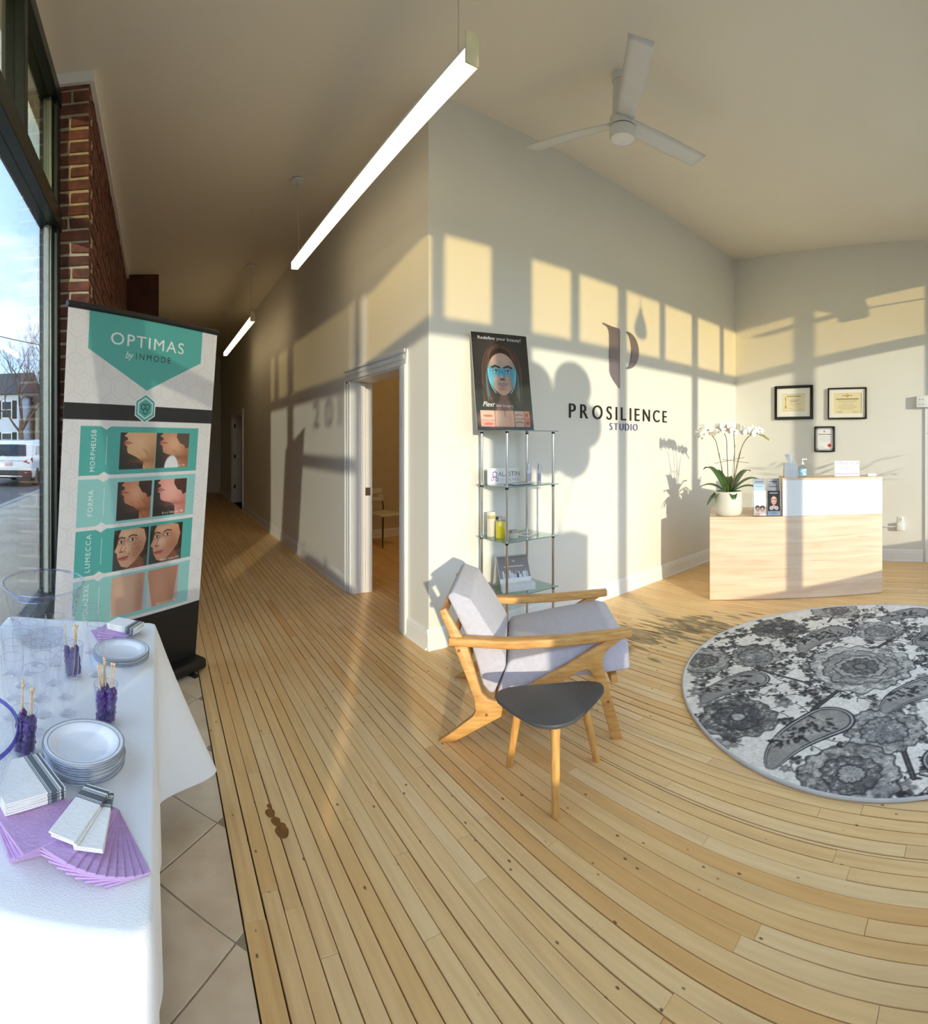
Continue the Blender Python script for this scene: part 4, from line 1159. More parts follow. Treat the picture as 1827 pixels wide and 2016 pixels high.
c.rect(160, y0, 178, 262, (222, 138, 110)).rect(160, 264, 178, 288, (214, 120, 96)).ell(168, 252, 5, 6, (120, 60, 46), 0.7, soft=0.5).ell(170, 276, 5, 5, (90, 50, 40), 0.7, soft=0.5)
pb = thing('poster_board', 'dark poster of a woman with a glowing blue face mask, standing on the shelf tower', 'poster', (2.402, 3.05, Z5), math.atan2(-0.10, 0.456))
pw2, hgt, lean = 0.2335, 0.742, 0.13
sheet('print', c, plane_fn((-pw2, lean, hgt), (2*pw2, 0, 0), (0, -lean, -hgt)), pb, PG_)
tl = Vector((0, lean, hgt)); nrm = Vector((0, hgt, -lean)).normalized()
ob('board', MB().extr([(-pw2, 0.0008, 0), (pw2, 0.0008, 0), (pw2, lean+0.0008, hgt), (-pw2, lean+0.0008, hgt)], tuple(nrm*0.006)), pm('foam_board', (236, 234, 228), 0.7), pb)
ob('easel_foot', MB().extr([(-0.04, 0.055, 0.36), (0.04, 0.055, 0.36), (0.05, 0.14, 0.0), (-0.05, 0.14, 0.0)], (0, 0.004, 0)), pm('grey_card', (150, 148, 146), 0.8), pb)

# ---- second shelf: brand card, tubes, leaflets
c = Cv(120, 44, (240, 238, 236))
c.text('ALASTIN', 38, 24, 13, (58, 54, 58), width=78, offset=-0.01); c.text('SKINCARE', 46, 37, 7.5, (186, 170, 206), width=66, space=1.2)
def hexa(c, x, y, r, w, col): c.line([(x+r*math.cos(PI/6+k*PI/3), y+r*math.sin(PI/6+k*PI/3)) for k in range(6)], w, col, closed=True)
hexa(c, 26, 18, 8, 2.4, (146, 96, 176)); hexa(c, 18, 30, 4.5, 2, (168, 130, 196)); hexa(c, 34, 32, 4.5, 2, (146, 96, 176)); c.line([(20, 27), (24, 22)], 2, (146, 96, 176)); c.line([(30, 24), (33, 28)], 2, (146, 96, 176))
t = thing('brand_card', 'white brand card with purple hexagon mark on the second glass shelf', 'sign', (2.46, 3.15, Z2))
sheet('print', c, plane_fn((-0.16, 0, 0.118), (0.32, 0, 0), (0, 0, -0.118)), t, PM_)
ob('acrylic_block', MB().box(-0.162, 0.162, 0.001, 0.022, 0, 0.12), clear_mat('acrylic', (0.95, 0.96, 0.97)), t)
M_silver = pm('silver_cap', (196, 196, 200), 0.25, 0.9, var=0.03)
def tube_bottle(x, y, h, label, r=0.013, capf=0.3, slim=False):
    t = thing('cosmetic_tube', label, 'tube', (x, y, Z2))
    ob('body', MB().lathe([(0.0001, 0), (r, 0), (r, h*(1-capf)), (r*0.9, h*(1-capf)+0.002)], 16), pm('pearl_white', (236, 234, 238), 0.25), t, smooth=True)
    ob('cap', MB().lathe([(r*1.02, h*(1-capf)+0.001), (r*1.02, h), (0.0001, h)], 16), M_silver, t, smooth=True)
    ob('print_band', MB().lathe([(r+0.0004, h*0.12), (r+0.0004, h*0.5)], 16), pm('pale_violet_print', (196, 188, 206), 0.4), t, smooth=True)
tube_bottle(2.600, 3.03, 0.150, 'silver-capped white cosmetic tube beside the brand card')
tube_bottle(2.636, 3.06, 0.162, 'tallest white cosmetic tube, middle of the three on the shelf', capf=0.12, r=0.014)
tube_bottle(2.685, 3.00, 0.150, 'silver-capped white cosmetic tube nearest the right post')
for i, (x, y, a, col) in enumerate(((2.47, 3.00, 0.2, (120, 126, 160)), (2.50, 2.99, 0.05, (214, 212, 214)))):
    o = ob('leaflet', MB().box(-0.10, 0.10, -0.05, 0.05, 0, 0.004), pm('leaflet_%d' % i, col, 0.5), bevel=0.001, seg=1)
    tag(o, ('blue-grey leaflet lying under another on the second glass shelf', 'pale leaflet lying on top of a blue-grey one')[i], 'leaflet', loc=(x, y, Z2+0.0042*i), rz=a)

# ---- third shelf: boxes, yellow bottle, jar, picture card
def carton(x, y, w, d, h, col, label, band=None, rz=0.0):
    t = thing('product_carton', label, 'box', (x, y, Z3), rz)
    ob('carton', MB().box(-w/2, w/2, -d/2, d/2, 0, h), pm('carton_%d_%d_%d' % col, col, 0.4), t, bevel=0.002, seg=1)
    ob('label_strip', MB().box(-w/2-0.0004, w/2+0.0004, -d/2-0.0004, d/2+0.0004, h*0.72, h*0.86), pm('strip_%d_%d_%d' % (band or col), band or (180, 170, 150), 0.35), t)
carton(2.325, 3.135, 0.05, 0.04, 0.185, (232, 226, 206), 'tall cream product carton at the left post of the third shelf', (206, 186, 130))
carton(2.392, 3.155, 0.035, 0.035, 0.140, (70, 66, 62), 'dark slim carton behind the yellow bottle', (200, 190, 160))
carton(2.430, 3.130, 0.036, 0.03, 0.138, (206, 200, 190), 'pale grey slim carton right of the dark one', (150, 146, 140))
t = thing('yellow_bottle', 'square bottle of yellow liquid on the third glass shelf', 'bottle', (2.340, 3.045, Z3))
ob('body', MB().box(-0.03, 0.03, -0.018, 0.018, 0, 0.125), pm('yellow_liquid', (226, 204, 20), 0.1, var=0.03, coat=0.5), t, bevel=0.005)
ob('neck', MB().lathe([(0.011, 0.124), (0.011, 0.136)], 14), M_silver, t, smooth=True)
ob('cap', MB().lathe([(0.0001, 0.136), (0.0125, 0.136), (0.0125, 0.162), (0.0001, 0.162)], 14), M_silver, t, smooth=True)
t = thing('cream_jar', 'small clear glass jar with a silver lid on the third shelf', 'jar', (2.415, 2.985, Z3))
ob('jar_body', MB().lathe([(0.0001, 0.001), (0.032, 0.001), (0.035, 0.006), (0.035, 0.04)], 22), pm('jar_cream', (226, 222, 210), 0.15, coat=0.6), t, smooth=True)
ob('lid', MB().lathe([(0.0355, 0.04), (0.0355, 0.058), (0.03, 0.06), (0.0001, 0.06)], 22), M_silver, t, smooth=True)
c = Cv(60, 44, (238, 230, 222)); c.ell(32, 22, 18, 13, (170, 120, 90), 0.9, soft=0.4).ell(36, 20, 8, 7, (214, 120, 110), soft=0.4).ell(24, 26, 7, 6, (96, 66, 56), soft=0.4).ell(30, 16, 5, 4, (240, 210, 190), soft=0.4)
t = thing('picture_card', 'white card with a blossom picture lying on the third shelf', 'card', (2.585, 3.035, Z3), 0.35)
ob('card', MB().box(-0.085, 0.085, -0.065, 0.065, 0, 0.003), pm('white_card', (240, 238, 234), 0.5), t)
sheet('print', c, plane_fn((-0.084, 0.064, 0.0036), (0.168, 0, 0), (0, -0.128, 0)), t, PG_)

# ---- fourth shelf: desk calendar with a row of bottles pictured
c = Cv(100, 90, (236, 234, 232))
c.rect(0, 0, 100, 60, (132, 122, 118)); c.put(np.clip((c.Y-10)/60, 0, 1)*(c.Y < 60), (166, 156, 150), 0.6)
c.poly([(46, 10), (54, 16), (62, 9), (56, 14)], (240, 238, 236)); lines_of_print(c, [(28, .66)], 4, 96, (232, 228, 226), 31, 2.6)
r = random.Random(5); x = 8
while x < 92:
    w = r.uniform(2, 5); h = r.uniform(8, 22); c.rect(x, 60-h, x+w, 60, r.choice(((240, 240, 240), (222, 220, 220), (60, 58, 66), (206, 206, 214), (150, 160, 190)))); x += w+r.uniform(0.5, 1.6)
lines_of_print(c, [(72, .5), (77, .4)], 40, 96, (160, 160, 165), 4)
t = thing('desk_calendar', 'spiral-bound desk calendar showing a row of products on the lowest visible shelf', 'calendar', (2.465, 3.02, Z4), -0.28)
sheet('print', c, plane_fn((-0.125, 0.075, 0.225), (0.25, 0, 0), (0, -0.11, -0.215)), t, PM_)
ob('page_block', MB().extr([(-0.127, -0.034, 0.008), (0.127, -0.034, 0.008), (0.127, 0.077, 0.226), (-0.127, 0.077, 0.226)], (0, 0.004, 0)), pm('calendar_card', (232, 232, 230), 0.6), t)
ob('tray', MB().extr([(-0.13, -0.07, 0.0), (0.13, -0.07, 0.0), (0.13, -0.034, 0.008), (-0.13, -0.034, 0.008)], (0, 0, 0.05)), pm('calendar_card2', (238, 238, 238), 0.5), t)
ob('back_stand', MB().extr([(-0.127, 0.082, 0.225), (0.127, 0.082, 0.225), (0.127, 0.14, 0.0), (-0.127, 0.14, 0.0)], (0, 0.003, 0)), pm('calendar_card', (232, 232, 230), 0.6), t)
for k in range(22):
    ring = [(0, 0.0775+0.008*math.cos(2*PI*j/10), 0.226+0.008*math.sin(2*PI*j/10)) for j in range(11)]
    o = ob('ring', MB().tube(ring, 0.0012, 5, cap=False), M_black, t); o.location = (-0.12+0.0114*k, 0, 0)

# ================================================================== on the reception desk
# ---- orchid
ph = (4.526, 2.353)
orc = thing('potted_orchid', 'white moth orchid in a cream pot on the reception desk', 'orchid', (ph[0], ph[1], 0.79))
M_pot = pm('cream_stoneware', (226, 218, 200), 0.45, var=0.04, bump=0.1, bscale=60)
ob('pot', MB().lathe([(0.0001, 0.001), (0.115, 0.001), (0.128, 0.012), (0.138, 0.05), (0.140, 0.10), (0.134, 0.225), (0.130, 0.232), (0.124, 0.225), (0.122, 0.19), (0.0001, 0.19)], 40), M_pot, orc, smooth=True, angle=60)
ob('bark', MB().grid(lambda u, v: (0.118*(2*u-1)*math.sqrt(1-(2*v-1)**2*0.5), 0.118*(2*v-1)*math.sqrt(1-(2*u-1)**2*0.5), 0.20+0.012*math.sin(u*31)*math.cos(v*27)), 16, 16), pm('orchid_bark', (84, 60, 38), 0.9, var=0.3, scale=60, bump=0.6), orc)
M_leaf = pm('orchid_leaf', (70, 112, 44), 0.35, col2=(44, 84, 34), scale=8, coat=0.3)
M_stem = pm('orchid_stem', (92, 84, 44), 0.6, var=0.2, scale=20)
M_pet = pm('orchid_petal', (250, 248, 240), 0.55, var=0.03, scale=30, sub=0.1)
M_lip = pm('orchid_lip', (226, 182, 60), 0.5, col2=(190, 120, 50), scale=60)
M_bud = pm('orchid_bud', (176, 178, 96), 0.5, var=0.1)
SR = Vector((math.cos(1.0913), -math.sin(1.0913), 0))     # to the right along the desk as one stands before it
SD = Vector((math.sin(1.0913), math.cos(1.0913), 0))
def leaf(a, L, w, rise, droop, z0=0.205):
    d = SR*math.cos(a) + SD*math.sin(a); n = Vector((-d.y, d.x, 0))
    def f(u, v):
        s = u; wv = w*math.sin(PI*min(1, 0.12+0.88*s)**0.75)**0.8 if s < 1 else 0.001
        wv = w*(max(0.0, math.sin(PI*(0.10+0.895*s))))**0.6
        q = (v-0.5)*2
        z = z0 + rise*math.sin(s*PI*0.5)*1.0 - droop*s*s + 0.25*wv*q*q
        p = d*(0.02+L*s) + n*(wv*q)
        return (p.x, p.y, z)
    ob('leaf', MB().grid(f, 14, 6), M_leaf, orc, smooth=True, solid=0.003, angle=80)
for a, L, w, ri, dr in ((2.75, 0.25, 0.058, 0.33, 0.10), (2.95, 0.26, 0.050, 0.14, 0.08), (0.25, 0.30, 0.052, 0.20, 0.07), (0.6, 0.25, 0.050, 0.27, 0.06), (-0.1, 0.27, 0.050, 0.13, 0.08),
                        (-2.6, 0.22, 0.046, 0.06, 0.16), (3.3, 0.19, 0.046, 0.04, 0.14), (-1.2, 0.15, 0.05, 0.07, 0.11), (1.6, 0.23, 0.05, 0.2, 0.06), (2.3, 0.22, 0.055, 0.26, 0.05)):
    leaf(a, L, w, ri, dr)
def sp(lat, dep, z): 
    p = SR*lat + SD*dep; return (p.x, p.y, z)
stems = [[(-0.03, 0, .2), (-0.055, .01, .40), (-0.10, .0, .62), (-0.125, -.01, .72), (-0.18, -.02, .79), (-0.235, -.03, .80)],
         [(-0.01, .02, .2), (-0.005, .02, .35), (-0.015, .03, .60), (-0.02, .02, .74), (-0.06, .0, .815), (-0.12, -.02, .83)],
         [(0.01, 0, .2), (0.05, .01, .35), (0.06, .02, .60), (0.055, .0, .74), (0.05, -.01, .82), (0.03, -.03, .85)],
         [(0.03, .02, .2), (0.045, .03, .30), (0.09, .03, .52), (0.14, .02, .68), (0.20, .0, .765), (0.27, -.02, .79), (0.34, -.02, .765), (0.385, -.02, .735)]]
def smooth_path(P, n=26):
    P = [Vector(p) for p in P]; out = []; k = len(P)-1
    for i in range(n+1):
        t = i/n*k; j = min(int(t), k-1); f = t-j
        p0, p1, p2, p3 = P[max(j-1, 0)], P[j], P[j+1], P[min(j+2, k)]
        out.append(tuple(0.5*((2*p1)+(p2-p0)*f+(2*p0-5*p1+4*p2-p3)*f*f+(3*p1-p0-3*p2+p3)*f**3)))
    return out
for s in stems:
    ob('stem', MB().tube(smooth_path([sp(*q) for q in s]), 0.0038, 7), M_stem, orc, smooth=True)
for (a, b) in (((-0.03, 0.01, .2), (-0.09, .015, .60)), ((0.0, .02, .2), (-0.018, .03, .66)), ((0.02, 0.01, .2), (0.065, .02, .68)), ((0.03, .03, .2), (0.125, .03, .64))):
    ob('stake', MB().tube([sp(*a), sp(*b)], 0.0026, 6), pm('bamboo', (120, 90, 54), 0.7), orc)
for (a, b) in (((-0.135, -.01, .50), (0.155, -.01, .56)), ((-0.06, -.012, .54), (0.20, -.012, .505))):
    ob('cross_stick', MB().tube([sp(*a), sp(*b)], 0.0024, 6), pm('bamboo', (120, 90, 54), 0.7), orc)
def petal(mb, ang, L, w, cup, tilt):
    d = Vector((math.cos(ang), 0, math.sin(ang))); n = Vector((-math.sin(ang), 0, math.cos(ang)))
    def f(u, v):
        q = (v-0.5)*2; ww = w*math.sin(PI*(0.08+0.9*u**0.85))**0.7
        p = d*(0.004+L*u) + n*(ww*q); return (p.x, cup*(q*q)*0.3-tilt*u*u+0.0, p.z)
    mb.grid(f, 6, 4)
bl = MB()
for a, L, w in ((PI/2, .042, .014), (-PI/2+0.9, .040, .013), (-PI/2-0.9, .040, .013)): petal(bl, a, L, w, 0.01, -0.006)
for a in (0.12, PI-0.12): petal(bl, a, .043, .027, 0.012, 0.004)
bl_me = None
r = random.Random(8)
flowers = [(-0.285, -.03, .80, .9), (-0.262, -.05, .845, .8), (-0.235, -.05, .79, .8), (-0.19, -.05, .83, 1.1), (-0.150, -.06, .80, 1.0), (-0.11, -.05, .85, 1.0), (-0.085, -.06, .81, .9), (-0.045, -.05, .855, 1.0),
           (-0.01, -.05, .825, 1.0), (0.03, -.05, .86, .85), (0.055, -.06, .815, 1.05), (0.085, -.04, .845, .9), (0.15, -.04, .815, 1.05), (0.19, -.05, .80, 1.0), (0.235, -.04, .83, .9), (0.275, -.04, .80, 1.05), (0.305, -.03, .825, .8)]
lip_mb = MB().ball((0, -0.008, -0.004), 0.0065, 8, 6).ball((0, -0.012, -0.009), 0.0042, 8, 5)
for (la, de, z, s) in flowers:
    if bl_me is None:
        o = ob('blossom', bl, M_pet, orc, smooth=True, angle=80); bl_me = o.data
        l = ob('lip', lip_mb, M_lip, o, smooth=True); lip_me = l.data
    else:
        o = link(bpy.data.objects.new('blossom', bl_me), orc); l = link(bpy.data.objects.new('lip', lip_me), o)
    o.location = sp(la, de, z); k = s*1.2; o.scale = (k, k, k)
    o.rotation_euler = (r.uniform(-0.5, 0.3), r.uniform(-0.4, 0.4), -1.0913 + r.uniform(-0.9, 0.9))
for la, z in ((0.325, .775), (0.345, .77), (0.36, .755), (0.375, .745), (0.39, .735), (-0.29, .76), (-0.255, .745)):
    ob('bud', MB().ball(sp(la, -.03, z), 0.010, 8, 6, 1.2), M_bud, orc, smooth=True)

# ---- acrylic brochure rack and six brochures
def brochure(x, y, z0, w, h, cv, label, lean=0.04):
    wx, wy, _ = desk_pt(x, y, 0)
    t = thing('brochure', label, 'brochure', (wx, wy, z0), DRZ, 'brochures in the acrylic rack')
    sheet('cover', cv, plane_fn((-w/2, lean, h), (w, 0, 0), (0, -lean, -h)), t, PG_)
    ob('pages', MB().extr([(-w/2, 0.0006, 0), (w/2, 0.0006, 0), (w/2, lean+0.0006, h), (-w/2, lean+0.0006, h)], (0, 0.005, 0)), pm('paper_white', (238, 238, 236), 0.7), t)
rk = thing('brochure_rack', 'clear acrylic brochure rack beside the orchid', 'rack', (*desk_pt(0.41, 0.01, 0)[:2], 0.79), DRZ)
M_acr = clear_mat('acrylic', (0.95, 0.96, 0.97))
ob('back_plate', MB().box(0, 0.275, 0.125, 0.128, 0.0, 0.352), M_acr, rk)
ob('base', MB().box(0, 0.275, 0, 0.128, 0.0, 0.004), M_acr, rk)
for x in (0.0, 0.136, 0.272): ob('divider', MB().extr([(x, 0.0, 0.004), (x, 0.125, 0.004), (x, 0.125, 0.33), (x, 0.02, 0.12), (x, 0.0, 0.10)], (0.003, 0, 0)), M_acr, rk)
for y, z in ((0.0, 0.10), (0.042, 0.20), (0.084, 0.28)): ob('pocket_front', MB().box(0.003, 0.272, y, y+0.002, 0.004 if y == 0 else z-0.12, z), M_acr, rk)
c = Cv(54, 110, (244, 244, 246)); c.text('Enhance', 27, 30, 6, (150, 160, 186), center=True, shear=0.3, width=38); c.text('your glow', 27, 41, 6, (150, 160, 186), center=True, shear=0.3, width=38); lines_of_print(c, [(12, .3)], 8, 46, (120, 120, 130), 2)
c.rect(0, 66, 54, 110, (226, 206, 196)); c.ell(17, 74, 9, 10, (40, 30, 28), soft=0.2).ell(38, 76, 11, 11, (52, 36, 30), soft=0.2)
front_face(c, 18, 82, 7.5, (214, 164, 138), (150, 100, 80)); front_face(c, 38, 84, 8, (226, 182, 158), (160, 110, 90)); c.ell(18, 105, 13, 9, (214, 164, 138), soft=0.3).ell(40, 106, 14, 9, (236, 226, 222), soft=0.3)
brochure(0.477, 0.018, 0.7955, 0.118, 0.235, c, 'white brochure with a smiling couple, front left of the rack')
c = Cv(54, 110, (24, 24, 28)); lines_of_print(c, [(11, .7)], 2, 52, (236, 236, 240), 32, 3.4); lines_of_print(c, [(18, .4)], 6, 48, (180, 180, 190), 3)
c.ell(28, 46, 17, 24, (40, 26, 22), soft=0.2); front_face(c, 27, 42, 13, (220, 172, 144), (150, 96, 74)); c.ell(26, 74, 10, 12, (206, 156, 130), soft=0.3); c.put((c.Y > 80).astype(np.float32), (160, 176, 196)); c.rect(0, 80, 54, 90, (30, 30, 36))
for x in (16, 38): c.ell(x, 76, 8, 8, (236, 236, 238), soft=0.1).ell(x, 76, 5, 5, (196, 160, 140), soft=0.2)
c.glow(26, 98, 20, 8, (100, 120, 146), 0.8)
brochure(0.613, 0.018, 0.7955, 0.118, 0.235, c, 'black brochure with a woman\'s face, front right of the rack')
for x, y, h, col, txt, tcol, lab in ((0.475, 0.062, 0.30, (188, 208, 222), 'MINT', (70, 130, 170), 'pale blue brochure reading MINT, middle left of the rack'), (0.612, 0.062, 0.30, (150, 152, 162), '', (60, 62, 72), 'grey brochure in the middle right of the rack'),
                                     (0.478, 0.102, 0.348, (168, 176, 188), '', (90, 96, 110), 'blue-grey brochure at the back left of the rack'), (0.614, 0.102, 0.348, (176, 178, 186), '', (80, 82, 94), 'light grey brochure at the back right of the rack')):
    c = Cv(40, 96, col); (c.text(txt, 20, 11, 5, tcol, center=True, width=26) if txt else lines_of_print(c, [(9, .7)], 2, 38, tcol, 33, 3.2)); c.rect(0, 0, 40, 2, tuple(int(v*0.8) for v in col))
    brochure(x, y, 0.7955, 0.112, h, c, lab, lean=0.018)

# ---- tissue box, sanitiser, card sign, card holder
t = thing('tissue_box', 'white tissue box with grey dots on the desk\'s raised top', 'tissue box', (*desk_pt(0.775, 0.085, 0)[:2], 1.155), DRZ)
bx = 0.060
ob('box', MB().box(-bx, bx, -bx, bx, 0, 0.142), pm('tissue_carton', (244, 243, 240), 0.6), t, bevel=0.002, seg=1)
dm = MB()
for i in range(7):
    for j in range(8):
        x, z = -0.05+0.0166*i, 0.012+0.0168*j
        dm.extr([(x-0.0035, -bx-0.0006, z), (x, -bx-0.0006, z-0.005), (x+0.0035, -bx-0.0006, z), (x, -bx-0.0006, z+0.005)], (0, 0.0005, 0))
        dm.extr([(-bx-0.0006, x-0.0035, z), (-bx-0.0006, x, z-0.005), (-bx-0.0006, x+0.0035, z), (-bx-0.0006, x, z+0.005)], (0.0005, 0, 0))
ob('dot_print', dm, pm('grey_dots', (120, 112, 104), 0.6), t, kind='stuff')
def tis(u, v):
    a = 2*PI*u; rr = 0.012+0.026*v*(1+0.35*math.sin(3*a)); return (rr*math.cos(a)-0.012*v, rr*0.45*math.sin(a), 0.142+0.092*v*(1-0.25*abs(math.sin(a*1.5))))
ob('tissue', MB().grid(tis, 24, 6), pm('tissue_paper', (250, 250, 250), 0.9), t, smooth=True, angle=60)
t = thing('sanitiser_bottle', 'clear pump bottle of hand sanitiser with a blue label beside the tissue box', 'bottle', (*desk_pt(0.895, 0.075, 0)[:2], 1.155), DRZ)
ob('body', MB().lathe([(0.0001, 0.001), (0.036, 0.001), (0.039, 0.006), (0.039, 0.098), (0.030, 0.110), (0.014, 0.116), (0.014, 0.126)], 24), clear_mat('gel_plastic', (0.86, 0.92, 0.95), edge=(0.6, 0.7, 0.76)), t, smooth=True)
ob('label', MB().grid(lambda u, v: (0.0394*math.cos(-PI*0.95+PI*0.9*u), 0.0394*math.sin(-PI*0.95+PI*0.9*u), 0.022+0.062*v), 14, 2), pm('blue_label', (60, 160, 206), 0.4, col2=(206, 232, 240), scale=30), t, smooth=True)
ob('pump', MB().lathe([(0.016, 0.126), (0.016, 0.142), (0.005, 0.144), (0.005, 0.172), (0.012, 0.174), (0.012, 0.182), (0.0001, 0.184)], 16).box(0.004, 0.045, -0.006, 0.006, 0.172, 0.181), M_white, t, smooth=True)
c = Cv(90, 54, (232, 232, 236)); r = random.Random(2)
for k in range(46): c.ell(r.uniform(0, 90), r.uniform(0, 10)+abs(r.gauss(0, 3)), r.uniform(2, 5), r.uniform(1, 2.4), r.choice(((190, 192, 202), (206, 202, 214), (176, 180, 190))), 0.8, ang=r.uniform(0, 3), soft=0.4)
c.text('GALAFTIX', 45, 29, 6.5, (126, 116, 150), center=True, width=42, offset=-0.01); c.line([(24, 34), (36, 35)], 1, (190, 170, 210)); c.rect(0, 44, 90, 48, (186, 168, 206))
cx, cy = desk_pt(1.375, 0.20, 0)[:2]
t = thing('card_sign', 'pale grey card sign with a lilac stripe on the desk\'s raised top', 'sign', (cx, cy, 1.155), DRZ)
sheet('print', c, plane_fn((-0.128, 0.012, 0.15), (0.256, 0, 0), (0, -0.012, -0.149)), t, PM_)
ob('acrylic_stand', MB().box(-0.13, 0.13, -0.001, 0.05, 0, 0.003).extr([(-0.13, 0.001, 0.003), (0.13, 0.001, 0.003), (0.13, 0.014, 0.152), (-0.13, 0.014, 0.152)], (0, 0.004, 0)), pm('white_card', (240, 238, 234), 0.5), t)
t = thing('card_holder', 'small white business card holder at the desk\'s right end', 'holder', (*desk_pt(1.61, 0.14, 0)[:2], 1.155), DRZ)
ob('tray', MB().box(-0.045, 0.045, -0.03, 0.03, 0, 0.016), M_white, t, bevel=0.003)
ob('cards', MB().box(-0.042, 0.042, -0.02, 0.024, 0.0165, 0.026), pm('paper_white', (238, 238, 236), 0.7), t)

# ================================================================== chair in the room behind the doorway
M_shell = pm('white_chair_shell', (228, 224, 210), 0.4, var=0.02)
M_leg = pm('grey_metal_leg', (110, 110, 112), 0.35, 0.8, var=0.05)
t = thing('stacking_chair', 'white shell chair with grey legs seen through the doorway', 'chair', (3.22, 6.98, 0), math.radians(-163))
def seat_f(u, v):
    x, y = (u-0.5)*0.42, (v-0.5)*0.42; return (x, y, 0.45+0.10*(x*x+y*y)-0.03*max(0, (v-0.8))*3)
ob('seat', MB().grid(seat_f, 10, 10), M_shell, t, smooth=True, solid=0.018)
bk = MB()
def back_f(z0, z1, x0, x1):
    def f(u, v):
        x = x0+(x1-x0)*u; z = z0+(z1-z0)*v; return (x, -0.22-0.10*(z-0.45)+0.5*x*x*0.6, z)
    return f
for z0, z1, x0, x1 in ((0.60, 0.665, -0.2, 0.2), (0.70, 0.80, -0.2, 0.2), (0.665, 0.70, -0.2, -0.10), (0.665, 0.70, 0.10, 0.2)):
    bk.grid(back_f(z0, z1, x0, x1), 8, 3)
ob('backrest', bk, M_shell, t, smooth=True, solid=0.014)
for s in (-1, 1):
    ob('leg', MB().tube([(s*0.19, 0.19, 0.44), (s*0.215, 0.22, 0.0)], 0.011, 8), M_leg, t, smooth=True)
    ob('leg', MB().tube([(s*0.19, -0.26, 0.72), (s*0.19, -0.215, 0.46), (s*0.21, -0.25, 0.0)], 0.011, 8), M_leg, t, smooth=True)
